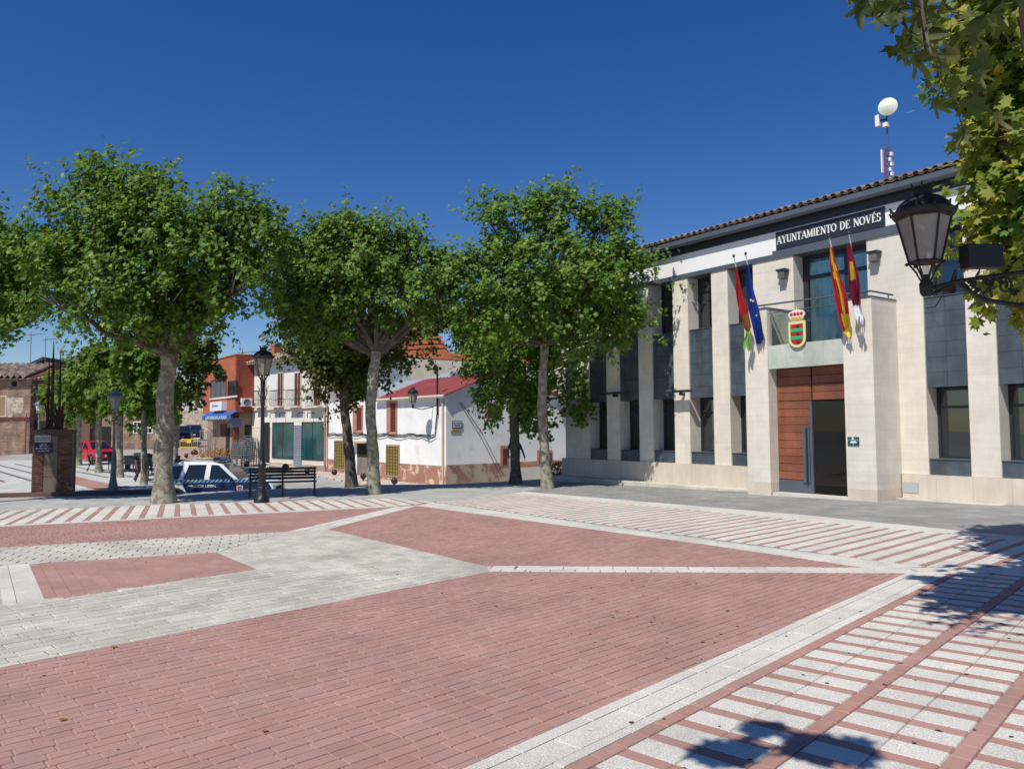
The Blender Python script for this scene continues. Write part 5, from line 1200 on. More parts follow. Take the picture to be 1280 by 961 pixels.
# ================================================================ STREET FURNITURE
def lantern(parent, c, s=1.0, iron=BLACK, paneM=FROST, n=6, phase=0.0, crest=True, rot=0.0):
    """hexagonal fernandino lantern, base hub at c"""
    c = Vector(c); wt, wb = .215 * s, .125 * s; h0, h1 = .17 * s, .56 * s
    def ring(r, z, k): a = 2 * math.pi * (k + phase) / n + rot; return Vector((c.x + r * math.cos(a), c.y + r * math.sin(a), c.z + z))
    fr = MB()
    for k in range(n):
        fr.tube([ring(wb, h0, k), ring(wt, h1, k)], .010 * s, 5); fr.tube([ring(wb, h0, k), ring(wb, h0, k + 1)], .010 * s, 5); fr.tube([ring(wt, h1, k), ring(wt, h1, k + 1)], .014 * s, 5)
        fr.tube([ring(.035 * s, .0, k), ring(.07 * s, .08 * s, k), ring(wb * 1.05, h0, k)], .009 * s, 5); fr.ball(ring(wb * 1.15, h0 - .01 * s, k), .016 * s, 6, 5)
    fr.lathe([(.03 * s, -.13 * s), (.05 * s, -.10 * s), (.055 * s, -.02 * s), (.035 * s, .02 * s), (.02 * s, .06 * s)], 10, c)
    f_ = fr.build('lantern_frame', iron, parent, smooth=True)
    for k in range(n):
        a, b, c2, d = ring(wb - .006 * s, h0, k), ring(wb - .006 * s, h0, k + 1), ring(wt - .006 * s, h1, k + 1), ring(wt - .006 * s, h1, k)
        inn = Vector((c.x, c.y, a.z)) ; nv = ((a + b) / 2 - inn).normalized() * -.004 * s; MB().prism([a, b, c2, d], nv).build('lantern_pane', paneM, f_)
    cp = MB(); cp.lathe([(wt * 1.10, h1 + .002 * s), (wt * 1.16, h1 + .02 * s), (wt * 1.16, h1 + .055 * s), (wt * 1.04, h1 + .075 * s), (wt * .92, h1 + .12 * s), (wt * .66, h1 + .17 * s), (wt * .38, h1 + .195 * s), (wt * .36, h1 + .22 * s), (wt * .42, h1 + .235 * s), (wt * .30, h1 + .26 * s)], 18, c, phase)
    cap = cp.build('lantern_cap', iron, parent, smooth=True)
    cr_ = MB()
    for k in range(12):
        a = 2 * math.pi * k / 12 + rot; p = Vector((c.x + wt * 1.18 * math.cos(a), c.y + wt * 1.18 * math.sin(a), c.z + h1 + .05 * s)); hh = .036 * s if k % 2 else .024 * s
        cr_.tube([p, p + Vector((math.cos(a) * .015 * s, math.sin(a) * .015 * s, hh))], [.018 * s, .006 * s], 5); cr_.ball(p + Vector((math.cos(a) * .015 * s, math.sin(a) * .015 * s, hh)), .011 * s, 6, 4)
    for k in range(6):
        a = 2 * math.pi * k / 6; p = Vector((c.x + wt * .34 * math.cos(a), c.y + wt * .34 * math.sin(a), c.z + h1 + .25 * s)); cr_.tube([p, p + Vector((math.cos(a) * .03 * s, math.sin(a) * .03 * s, .055 * s))], [.014 * s, .006 * s], 5)
    cr_.build('lantern_crest', iron, parent, smooth=True, kind='stuff'); return f_
def lamp_post(name, label, base, H, s=1.0, iron=BLACK, group=None, paneM=FROST, blobs=False):
    t = thing(name, label, 'street lamp', base, 0, group); hl = .82 * s; Hp = H - hl
    prof = [(.20, -.1), (.20, .10), (.17, .14), (.15, .30), (.125, .36), (.13, .40), (.11, .44), (.085, .95), (.10, .98), (.115, 1.03), (.10, 1.08), (.07, 1.12), (.062, 1.2), (.045, Hp * .92 / s if False else Hp * .9), (.06, Hp * .9 + .03), (.06, Hp * .9 + .07), (.04, Hp * .9 + .1), (.035, Hp)]
    prof = [(r_ * s, z) for r_, z in prof]
    MB().lathe(prof[:7], 8, (0, 0, 0), .39).build('base', iron, t, smooth=True); MB().lathe([(prof[6][0], prof[6][1] + .002)] + prof[7:], 12).build('column', iron, t, smooth=True)
    if blobs:
        mb = MB()
        for a in (0, 180): 
            v = Vector((math.cos(R(a)), math.sin(R(a)), 0)); mb.tube([Vector((0, 0, Hp - .35)) + v * .04, Vector((0, 0, Hp - .2)) + v * .12, Vector((0, 0, Hp - .05)) + v * .10, Vector((0, 0, Hp + .03)) + v * .16], .012, 5)
        mb.build('scroll', iron, t)
    lantern(t, (0, 0, Hp + .13 * s), s * 1.12, iron, paneM); return t
b = gz((-6.95, 21.18)); lp1 = lamp_post('street_lamp', 'ornate black cast iron lamp post in front of the bench on the plaza', b, 4.06, 1.05, BLACK, 'cast iron street lamps', blobs=True)
lp2 = lamp_post('street_lamp', 'grey cast iron lamp post on the terrace beside the small trees', (-14.19, 27.14, -.55), 3.38, .92, GREYIRON, 'cast iron street lamps', paneM=plain('grey_pane', (.30, .31, .30), .3))
p = at(47, 583, 46); lp3 = lamp_post('street_lamp', 'distant grey lamp post with white shade left of the brick pillar', (p.x, p.y, -.55), 3.75, 1.0, GREYIRON, 'cast iron street lamps', paneM=WHITEM)
# near post with bracket (mostly outside the right edge)
pc = at(1299, 380, 5.5); t = thing('bracket_lamp', 'big rusty black lantern on a scrolled bracket at the upper right', 'street lamp', (pc.x, pc.y, G(pc.x, pc.y)), 0, 'cast iron street lamps'); zg = G(pc.x, pc.y); PB = Vector((pc.x, pc.y, zg))
MB().lathe([(.13, -.1), (.13, .1), (.11, .3), (.09, .45), (.085, 1.0), (.11, 1.05), (.06, 1.15), (.055, 2.3)], 12).build('column', RUSTY, t, smooth=True)
MB().lathe([(.055, 2.301), (.075, 2.36), (.075, 2.44), (.055, 2.5), (.06, 2.75), (.075, 2.85), (.05, 2.9), (.045, 3.3)], 12).build('column_neck', RUSTY, t, smooth=True)
hub = at(1157.5, 357, 5.5) - PB; a0 = at(1272, 341, 5.5) - PB; a1 = at(1272, 382, 5.5) - PB
mb = MB(); mb.tube([hub + Vector((.03, 0, -.02)), hub.lerp(a0, .35), a0, Vector((0, 0, a0.z))], .017, 6); mb.tube([hub.lerp(a0, .33) + Vector((0, 0, -.01)), hub.lerp(a1, .62) + Vector((0, 0, -.01)), a1, Vector((0, 0, a1.z + .02))], [.014, .016, .02, .022], 6)
mb.tube([hub + Vector((.02, 0, -.07)), hub.lerp(a0, .3) + Vector((0, 0, -.02))], .014, 6)
def scroll(mb, c, r, turns, a0_, sgn=1, w=.010):
    pts = []; n = int(18 * turns)
    for k in range(n + 1): f = k / n; a = a0_ + sgn * 2 * math.pi * turns * f; rr = r * (1 - .82 * f); pts.append(Vector((c.x + math.cos(a) * rr, c.y, c.z + math.sin(a) * rr)))
    mb.tube(pts, w, 5)
for (x, y, r_, tn, a_0, sg_) in ((1256, 357, .062, 1.6, 2.4, -1), (1235, 352, .040, 1.4, 0, 1), (1216, 355, .030, 1.3, 3.1, -1), (1182, 361, .028, 1.3, 1.6, -1), (1268, 366, .03, 1.2, 0, 1), (1222, 363, .02, 1.2, 0, 1)): scroll(mb, at(x, y, 5.5) - PB, r_, tn, a_0, sg_)
for (xa, ya, xb_, yb_) in ((1228, 346, 1240, 372), (1205, 349, 1222, 366), (1245, 344, 1228, 368), (1212, 366, 1200, 350)): mb.tube([at(xa, ya, 5.5) - PB, at((xa + xb_) / 2 + 4, (ya + yb_) / 2, 5.5) - PB, at(xb_, yb_, 5.5) - PB], .009, 5)
mb.build('bracket', RUSTY, t, smooth=True)
lantern(t, hub + Vector((0, 0, .03)), .84, RUSTY, FROST, 6, .25, rot=.35)
MB().tube([hub + Vector((.05, -.02, .02)), hub + Vector((.12, -.02, -.06)), hub + Vector((.05, -.02, -.16)), hub + Vector((-.02, -.02, -.17))], .004, 4).build('loose_wire', CABLE, t)
c = at(1226.5, 321, 5.45); sp = thing('loudspeaker_box', 'flat black box clamped above the lantern bracket', 'box', c, R(14)); o = MB().box(-.152, .152, -.05, .05, -.085, .085).build('case', plain('box_black', (.010, .009, .011), .5), sp); bevel(o, .006); o.rotation_euler = (R(0), R(-3), 0)
MB().tube([(.02, .03, -.08), (-.03, .05, -.17)], .006, 5).build('strut', BLACK, sp)
# wall lantern on the white house
x0, z0 = WH.loc(540, 503); wlm = thing('wall_lantern', 'dark wall lantern on the white house front under the red eave', 'street lamp', WH.root.location, WH.root.rotation_euler.z)
xw = WH.loc(515, 500, -1.15); lantern(wlm, (xw[0], -1.1, xw[1] - .25), 1.0, BLACK, plain('wall_pane', (.35, .32, .28), .3))
MB().tube([(xw[0], -1.1, xw[1] - .33), (xw[0], -.6, xw[1] - .42), (xw[0], 0, xw[1] - .30)], .025, 6).build('bracket', BLACK, wlm)

# benches
def bench(name, label, loc, rz, L, wood, iron, cat='bench', group='slatted benches'):
    t = thing(name, label, cat, loc, rz, group)
    for k in range(3): o = MB().box(-L / 2, L / 2, -.42 + k * .135, -.42 + k * .135 + .11, .42, .455).build('seat_slat', wood, t); bevel(o, .008)
    for k in range(4): zz = .50 + k * .098; o = MB().box(-L / 2, L / 2, .02 + k * .018, .055 + k * .018, zz, zz + .075).build('back_slat', wood, t); bevel(o, .008)
    for x in (-L / 2 + .06, 0, L / 2 - .06):
        mb = MB(); mb.tube([(x, -.40, 0), (x, -.36, .2), (x, -.38, .41)], [.035, .025, .025], 6); mb.tube([(x, .12, 0), (x, .03, .22), (x, -.02, .41), (x, .055, .70), (x, .10, .87)], [.035, .025, .028, .025, .018], 6); mb.tube([(x, -.40, .40), (x, -.02, .40)], .022, 6)
        if x: mb.tube([(x, .04, .64), (x, -.18, .67), (x, -.38, .62), (x, -.41, .42)], .018, 6)
        mb.build('leg_frame', iron, t, smooth=True)
    return t
p = (gz((-8.08, 23.78)), gz((-6.23, 24.33))); mid = Vector(((p[0][0] + p[1][0]) / 2 - .08, (p[0][1] + p[1][1]) / 2, -.45)); bench('bench', 'dark slatted bench with its back to the street, behind the black lamp post', mid, math.atan2(.55, 1.85) + math.pi * 0 + R(0), 2.05, DWOOD, BLACK)
for (x, yb, Z, rz, L) in ((172, 604, 33, R(118), 'reddish brown bench with black scroll legs beside the tree by the police car'), (112, 588, 41, R(118), 'reddish brown bench with black scroll legs near the red car')):
    q = at(x, yb, Z); bench('bench', L, (q.x, q.y, -.55), rz, 1.8, BWOOD, BLACK)
# bollards
bm_ = None
for i, (x, y, Z, r_, L) in enumerate(((418, 590, 40.7, .155, 'round black bollard before the white house, left of the two trunks'), (454, 595, 38, .155, 'round black bollard seen between the two tree trunks'), (493, 601, 35.4, .155, 'round black bollard nearest the white house corner, right of the trunks'),
        (357, 583.5, 44, .2, 'round black bollard just above the bench back, left of the roller door'), (384, 588.5, 42, .16, 'round black bollard behind the right end of the bench'), (308.5, 580, 46, .18, 'round black bollard by the stacked metal chairs'), (287.5, 576.5, 48, .17, 'round black bollard behind the police car windscreen'), (243, 566, 55, .24, 'big round black bollard above the police car beacon'), (233, 569.5, 52, .14, 'small round black bollard left of the big one above the police car'))):
    c = at(x, y, Z); g = S(c.x, c.y); base = (c.x, c.y, min(g, c.z - r_ - .08))
    t = thing('bollard', L, 'bollard', base, 0, 'round iron bollards along the street'); hc = c.z - base[2]
    MB().ball((0, 0, hc), r_, 16, 12).build('ball', mat('bollard_iron_%d' % 0, (.022, .012, .010), .4, .1, spec=.5) if bm_ is None else bm_, t, smooth=True); bm_ = bpy.data.materials['bollard_iron_0']
    MB().lathe([(.09, -.1), (.09, .03), (.05, .06), (.045, max(.08, hc - r_ * .9)), (.06, hc - r_ * .8)], 10).build('stem', bm_, t, smooth=True)

# brick pillar monument
M0 = Vector((-15.62, 26.0, 0)); rzm = R(25)
mo = thing('brick_monument', 'square brick pillar monument with stone panels at the plaza edge', 'monument', (M0.x, M0.y, 0), rzm)
zt = -.58 + 2.25; zb = -.75
MB().box(-.775, .735, 0, .8, zb, zt - .14).build('pillar', PILLAR, mo)
mb = MB()
for side in ((-.775, -.36), (.12, .735)):
    k = 0; z = zb + .05
    while z < zt - .2:
        x = side[0] + (k % 2) * -.0
        while x < side[1] - .05:
            w = min(.25 if (k % 2 or x > side[0]) else .125, side[1] - x); mb.cr = random.random(); mb.box(x + .006, x + w - .006, -.022 - random.uniform(0, .006), 0, z + .006, z + .062); x += w
        z += .07; k += 1
mb.build('brick_facing', mat('face_brick', (.17, .085, .058), .9, .15, 5, .3, 30, piece=.3), mo, kind='stuff')
STP = mat('monument_stone', (.20, .16, .12), .85, .15, 3, .2, 20)
zz = zb + .03
for hgt in (.78, .18, .68, .52):
    bx('stone_panel', STP, mo, -.355, .115, -.03, 0, zz, zz + hgt - .01, .006); zz += hgt
x = -.80
while x < .74: bx('coping_brick', PILLAR, mo, x + .004, x + .062, -.06, .83, zt - .138, zt - .01); x += .068
bx('stone_string', STP, mo, .64, .69, -.035, -.0295, zb, zt - .15)
sgn = thing('information_sign', 'small pale plate above a dark blue plaque on the brick monument', 'sign', (M0.x, M0.y, 0), rzm)
MB().box(-.70, -.14, -.07, -.035, zt - .44, zt - .20).build('white_plate', plain('plate_white', (.42, .42, .40)), sgn); MB().box(-.70, -.06, -.075, -.035, zt - .80, zt - .455).build('blue_plate', plain('plate_blue', (.012, .018, .06)), sgn)
mb = MB(); 
for k, (z, xa, xb) in enumerate(((zt - .30, -.66, -.20), (zt - .37, -.66, -.18))): 
    x = xa
    while x < xb: w = random.uniform(.02, .05); mb.box(x, x + w, -.074, -.0705, z, z + .03); x += w + .012
mb.build('plate_print', plain('ink_dark', (.06, .06, .05)), sgn); mb = MB()
for (z, xa, xb) in ((zt - .52, -.48, -.28), (zt - .58, -.50, -.24), (zt - .66, -.64, -.12), (zt - .74, -.56, -.18)):
    x = xa
    while x < xb: w = random.uniform(.02, .05); mb.box(x, x + w, -.079, -.0755, z, z + .022); x += w + .014
mb.build('plaque_print', plain('ink_white', (.55, .58, .62)), sgn)
scu = thing('spear_sculpture', 'dark iron sculpture of three tall spear blades on the brick pillar', 'sculpture', (M0.x, M0.y, zt - .005), rzm)
RI = mat('rust_iron', (.035, .016, .014), .7, .3, 8, .3, 40)
for (x, h, w) in ((-.16, 3.05, .07), (.10, 2.75, .055), (-.30, 2.35, .06)):
    mb = MB(); pts = [(x - w, .38, 0), (x + w, .38, 0), (x + w * .8, .40, h * .6), (x + .012, .40, h), (x - .012, .40, h), (x - w * .8, .40, h * .6)]
    mb.prism(pts, (0, .05, 0)); mb.prism([(x - w * .3, .36, .1), (x + w * .3, .36, .1), (x, .36, h * .85)], (0, .09, 0)); mb.build('spear_blade', RI, scu)
mb = MB(); rr = random.Random(3)
for k in range(12):
    a = rr.uniform(-.42, .32); b2 = rr.uniform(-.45, .35); mb.tube([(a, .3 + rr.uniform(0, .25), 0), ((a + b2) / 2, .4, rr.uniform(.3, .6)), (b2, .3 + rr.uniform(0, .25), rr.uniform(.4, .95))], [.05, .045, .03], 6)
mb.build('twisted_base', RI, scu, smooth=True); MB().box(-.5, .4, .15, .65, 0, .05).build('base_plate', RI, scu)

for o_ in (mo, sgn, scu): o_.scale = (.83, .62, 1)
# yellow barrier
c = at(236, 561, 62); g = S(c.x, c.y); t = thing('crowd_barrier', 'yellow steel crowd barrier standing across the side street', 'barrier', (c.x, c.y, c.z), R(-10))
mb = MB(); w, h = .78, .78; pts = [(-w, 0, .12), (-w, 0, h - .08), (-w + .08, 0, h), (w - .08, 0, h), (w, 0, h - .08), (w, 0, .12), (-w, 0, .12)]; mb.tube(pts, .035, 6); mb.build('frame', YEL, t)
for k in range(9): MB().tube([(-w + .17 * (k + 1), 0, .12), (-w + .17 * (k + 1), 0, h)], .022, 4).build('bar', YEL, t)
MB().box(-.18, .18, -.02, .02, .48, h).build('panel', YEL, t)
for x in (-.55, .55): MB().tube([(x, 0, .12), (x, -.25, 0.0), (x, .25, 0.0)], .03, 5).build('foot', YEL, t)
# builders' mesh fence
for i, (xa, xb_, Z) in enumerate(((250, 263, 55), (263, 280, 54))):
    p0 = at(xa, 572 - i, Z); p1 = at(xb_, 571 - i, Z); t = thing('mesh_fence', ('left' if i == 0 else 'right') + ' panel of the thin wire mesh fence before the orange building', 'fence', p0, 0, 'temporary mesh fence panels'); d = p1 - p0; d.z = 0; mb = MB()
    for k in range(7): q = d * k / 6; mb.tube([q, q + Vector((0, 0, 1.9))], .014, 4)
    for z in (.1, 1.0, 1.9): mb.tube([Vector((0, 0, z)), d + Vector((0, 0, z))], .014, 4)
    mb.build('wire_mesh', SILV, t); 
    for q in (Vector((0, 0, 0)), d): MB().tube([q, q + Vector((0, 0, 2.0))], .035, 6).build('post', SILV, t); MB().box(q.x - .15, q.x + .15, q.y - .1, q.y + .1, -.02, .1).build('foot', GRAN, t)
# dry plants
c = at(271, 573, 51); P = np.random.normal(size=(700, 3)) * [.75, .5, .22] + [0, 0, .25]; o = bpy.data.objects.new('dry_weeds', leaves_mesh('dry_weeds', P, np.random.normal(size=(700, 3)), .07, DRY)); COL.objects.link(o); o.location = (c.x, c.y, c.z); o['kind'] = 'stuff'; o['label'] = 'patch of dry brown weeds beside the orange building'

# metal chair stacks
def chair_mesh():
    mb = MB(); a = .22
    for x in (-a, a):
        mb.tube([(x, -.2, 0), (x, -.22, .45)], .022, 4); mb.tube([(x, .22, 0), (x, .2, .45), (x, .27, .85)], .022, 4); mb.tube([(x, -.22, .64), (x, .24, .64)], .02, 4); mb.tube([(x, -.22, .45), (x, -.22, .64)], .018, 4)
    for k in range(4): y = -.2 + k * .12; mb.box(-a, a, y, y + .035, .44, .452)
    for k in range(3): z = .56 + k * .12; mb.box(-a, a, .215 + k * .016, .235 + k * .016, z, z + .03)
    return mb.mesh('metal_chair', SILV)
cm = chair_mesh(); first = None
for s_, (x, Z, n) in enumerate(((295.5, 46.5, 8), (303, 46.2, 8), (310.5, 46, 10), (317, 46.6, 9))):
    c = at(x, 583, Z); g = c.z
    for k in range(n):
        o = link_mesh('metal_chair', cm); o.location = (c.x + .012 * k, c.y, g + k * .125 - .1); o.rotation_euler = (0, 0, R(150 + 12 * s_ + random.uniform(-14, 14)))
        place = ['leftmost', 'second-left', 'tallest', 'rightmost'][s_]
        ordn = ['bottom', 'second', 'third', 'fourth', 'fifth', 'sixth', 'seventh', 'eighth', 'ninth', 'tenth'][k]
        tag(o, ('bottom metal chair of the %s stack by the orange building' % place) if k == 0 else ('topmost metal chair of the %s stack by the orange building' % place) if k == n - 1 else '%s metal chair from the bottom of the %s stack' % (ordn, place), 'chair', 'metal café chairs stacked by the orange building')
# terrace tables and chairs (dark wicker)
WK = plain('black_wicker', (.02, .025, .035), .6); WK2 = plain('table_top', (.22, .24, .26), .3)
def wchair(label, loc, rz):
    t = thing('terrace_chair', label, 'chair', loc, rz, 'dark terrace chairs by the small trees')
    MB().box(-.24, .24, -.24, .24, .40, .46).build('seat', WK, t); o = MB().prism([(-.24, .20, .46), (.24, .20, .46), (.22, .30, .88), (-.22, .30, .88)], (0, .04, 0)).build('backrest', WK, t)
    for x in (-.21, .21):
        for y in (-.21, .21): MB().box(x - .02, x + .02, y - .02, y + .02, 0, .4).build('leg', WK, t)
        MB().box(x - .03, x + .03, -.24, .24, .62, .65).build('armrest', WK, t)
    return t
k = 0
names = ['by the left table', 'by the middle table', 'by the right table']
for j, (x, Z) in enumerate(((160, 42), (173, 40), (196, 38))):
    c = at(x, 590, Z); t = thing('terrace_table', 'low grey café table on the terrace, ' + ['left one behind the lamp post', 'middle one of three', 'right one nearest the thick tree trunk'][j], 'table', (c.x, c.y, -.55), R(20 * j), 'café tables on the terrace')
    MB().box(-.35, .35, -.35, .35, .70, .73).build('top', WK2, t); MB().lathe([(.28, 0), (.25, .03), (.04, .06), (.035, .7)], 10).build('pedestal', WK, t)
    for q, (dx, dy, w) in enumerate(((-.75, 0, 'left side'), (.75, 0, 'right side'), (0, -.75, 'near side'), (0, .75, 'far side'))): wchair('dark wicker chair on the %s of the %s table on the terrace' % (w, ['left', 'middle', 'right'][j]), (c.x + dx, c.y + dy, -.55), math.atan2(-dx, dy))

# ---------------------------------------------------------------- cars
def arc(cx, r, z0, n=9, lift=0): return [(cx - r * math.cos(math.pi * k / n), z0 + r * math.sin(math.pi * k / n)) for k in range(n + 1)]
def car(name, label, loc, rz, L, Wd, H, paint, lower=None, suv=True, group=None, police=False, glassM=None):
    """x forward; profile made of stations; hull tapers towards the roof"""
    t = thing(name, label, 'car', loc, rz, group); gl = glassM or mat('car_glass', (.012, .015, .016), .06, 0, spec=.8)
    hb = H * (.575 if police else .60); wr = .345 if suv else .30; fx, rx_ = L / 2 - .85, -L / 2 + .80; zg = .24 if suv else .18; hw = Wd / 2
    # body side outline (x,z) counter-clockwise
    low = [(L / 2 - .05, zg + .12), (L / 2, .50), (L / 2 - .02, .72), (L / 2 - .12, hb - .10), (L / 2 - .55, hb - .02), (L / 2 - 1.15, hb + .02), (-L / 2 + .35, hb + .03), (-L / 2 + .10, hb - .02), (-L / 2 + .02, .75), (-L / 2, .45), (-L / 2 + .08, zg + .05)]
    bot = [(rx_ - wr - .06, zg)] + [(x, z) for x, z in arc(rx_, wr + .05, zg + .06)] + [(rx_ + wr + .06, zg)] + [(fx - wr - .06, zg)] + arc(fx, wr + .05, zg + .06) + [(fx + wr + .06, zg)]
    out = low + bot
    mb = MB(); n = len(out); secs = [(-hw, 0.0, -.07), (-hw + .02, 0, 0), (hw - .02, 0, 0), (hw, 0, -.07)]
    def off(p, y):                                 # pull the widest sections in a little at the ends
        k = .05 * max(0, abs(p[0]) - L / 2 + .5) / .5; k2 = .05 if p[1] > hb - .12 else 0; return (p[0], math.copysign(abs(y) - k - k2 if abs(y) > hw - .03 else abs(y), y), p[1])
    idx = []
    for y in (-hw, hw): 
        i = len(mb.v); idx.append(i); mb.v += [off(p, y) for p in out]
    # end caps sides as fans from centreline strips: triangulate using bmesh ngon
    mb.face(range(idx[0], idx[0] + n)); mb.face(list(range(idx[1], idx[1] + n))[::-1])
    for k in range(n): mb.face((idx[0] + k, idx[1] + k, idx[1] + (k + 1) % n, idx[0] + (k + 1) % n))
    body = mb.build('body', paint, t); bevel(body, .035, 3)
    for p_ in body.data.polygons: p_.use_smooth = True
    # greenhouse
    gx = [(L / 2 - 1.25, hb), (L / 2 - 1.95, H - .10), (L / 2 - 2.35, H - .02), (-L / 2 + .95, H), (-L / 2 + .50, H - .06), (-L / 2 + .14, hb)] if suv else [(L / 2 - 1.0, hb), (L / 2 - 1.75, H - .06), (L / 2 - 2.1, H), (-L / 2 + .9, H), (-L / 2 + .5, H - .08), (-L / 2 + .1, hb)]
    def gy(z): return hw - .06 - .16 * (z - hb) / (H - hb)
    mb = MB(); m_ = len(gx); mb.v += [(x, -gy(z), z - .01) for x, z in gx] + [(x, gy(z), z - .01) for x, z in gx]
    mb.face(range(m_)); mb.face(list(range(m_, 2 * m_))[::-1])
    for k in range(m_): mb.face((k, m_ + k, m_ + (k + 1) % m_, (k + 1) % m_))
    cab = mb.build('cabin', paint, t); bevel(cab, .05, 3)
    for p_ in cab.data.polygons: p_.use_smooth = True
    def side(pts, nm, m, o=.006):
        for s_ in (-1, 1): MB().prism([(x, s_ * (gy(z) + o - .001), z - .01) for x, z in pts], (0, s_ * -.02 if False else s_ * .004, 0)).build(nm, m, t)
    za, zb_ = hb + .05, H - .13
    side([(L / 2 - 1.42, za), (L / 2 - 1.98, zb_ - .02), (L / 2 - 2.38, zb_ + .03), (L / 2 - 2.38, za)] if False else [(L / 2 - 1.45, za), (L / 2 - 2.05, zb_), (L / 2 - 2.32, zb_ + .02), (L / 2 - 2.36, za)], 'side_window', gl)
    side([(L / 2 - 2.55, za), (L / 2 - 2.50, zb_ + .02), (-L / 2 + 1.22, zb_ + .02), (-L / 2 + 1.05, za)], 'side_window', gl)
    side([(-L / 2 + .88, za + .02), (-L / 2 + 1.02, zb_), (-L / 2 + .62, zb_ - .03), (-L / 2 + .42, za + .12)], 'side_window', gl)
    # windscreen and rear window
    def quad4(a, b, w0, w1, nm):
        d = (Vector((b[0], 0, b[1])) - Vector((a[0], 0, a[1]))); nv = Vector((d.z, 0, -d.x)).normalized() * (.012 if a[0] > 0 else -.012)
        if a[0] < 0: nv = Vector((-abs(nv.x), 0, abs(nv.z)))
        else: nv = Vector((abs(nv.x), 0, abs(nv.z)))
        MB().prism([Vector((a[0], -w0, a[1])) + nv, Vector((a[0], w0, a[1])) + nv, Vector((b[0], w1, b[1])) + nv, Vector((b[0], -w1, b[1])) + nv], nv * .4).build(nm, gl, t)
    g0, g1 = gx[0], gx[1]; quad4((g0[0] - .08, g0[1] + .05), (g1[0] + .03, g1[1] - .03), gy(hb) - .10, gy(H) - .06, 'windscreen')
    g0, g1 = gx[-1], gx[-2]; quad4((g0[0] + .04, g0[1] + .06), (g1[0] - .02, g1[1] - .03), gy(hb) - .14, gy(H) - .08, 'rear_window')
    for cx_ in (fx, rx_):
        for s_ in (-1, 1):
            y = s_ * (hw - .11); w_ = MB(); w_.lathe([(wr * .6, -.10), (wr * .95, -.10), (wr, -.06), (wr, .06), (wr * .95, .10), (wr * .6, .10)], 20); wo = w_.build('tyre', RUBBER, t, smooth=True); wo.location = (cx_, y, wr); wo.rotation_euler = (R(90), 0, 0); wo.name = 'wheel'
            r2 = MB(); r2.lathe([(.04, s_ * -.1), (.05, s_ * -.115), (wr * .62, s_ * -.09), (wr * .64, s_ * -.07), (.04, s_ * -.06)], 14); ro = r2.build('rim', SILV, wo, smooth=True)
    for s_ in (-1, 1):
        MB().ball((L / 2 - .12, s_ * (hw - .25), hb - .22), .12, 10, 6, (.7, 1.5, .7)).build('headlight', WHITEM, t); MB().box(-L / 2 - .01, -L / 2 + .12, s_ * (hw - .12) - .08, s_ * (hw - .12) + .08, hb - .32, hb - .06).build('tail_light', plain('tail_red', (.3, .01, .01), .3), t)
        mb = MB(); mb.ball((L / 2 - 1.52, s_ * (hw + .06), hb + .08), .10, 10, 6, (.6, .9, .8)); mb.build('wing_mirror', paint if not police else BLACK, t)
    for s_ in (-1, 1):
        mb = MB(); y = s_ * (hw + .010)
        for xx in (L / 2 - 1.38, L / 2 - 2.44, -L / 2 + 1.18): mb.prism([(xx - .006, y, zg + .12), (xx + .006, y, zg + .12), (xx + .006, y, hb - .06), (xx - .006, y, hb - .06)], (0, s_ * .003, 0))
        mb.build('door_seam', RUBBER, t, kind='stuff')
        for xx in (L / 2 - 2.28, -L / 2 + 1.36): MB().box(xx - .09, xx + .09, y - .01, y + .02 if s_ > 0 else y + .01, hb - .17, hb - .135).build('door_handle', paint, t)
    MB().box(L / 2 - .01, L / 2 + .02, -.26, .26, .42, .53).build('number_plate', WHITEM, t); MB().box(L / 2 - .03, L / 2 + .012, -.5, .5, .58, .74).build('radiator_grille', RUBBER, t)
    if suv:
        for s_ in (-1, 1): MB().tube([(L / 2 - 2.2, s_ * (gy(H) - .06), H - .02), (L / 2 - 2.35, s_ * (gy(H) - .06), H + .05), (-L / 2 + 1.0, s_ * (gy(H) - .06), H + .06), (-L / 2 + .8, s_ * (gy(H) - .06), H - .01)], .022, 6).build('roof_rail', BLACK, t, smooth=True)
    return t, dict(hw=hw, hb=hb, L=L, H=H, fx=fx, rx=rx_)
WPNT = plain('car_white', (.72, .76, .78), .25, spec=.6); NAVY = plain('police_navy', (.010, .022, .085), .3, spec=.6); CYAN = plain('police_light_blue', (.16, .42, .62), .4)
pc_ = at(277, 600, 28.9)
pcar, q = car('police_car', 'white and navy police four-by-four with blue roof beacon parked in the sunken street', (pc_.x, pc_.y, 1.65 - 1.30 - 1.69 + .10), R(3), 4.35, 1.80, 1.69, WPNT, police=True)
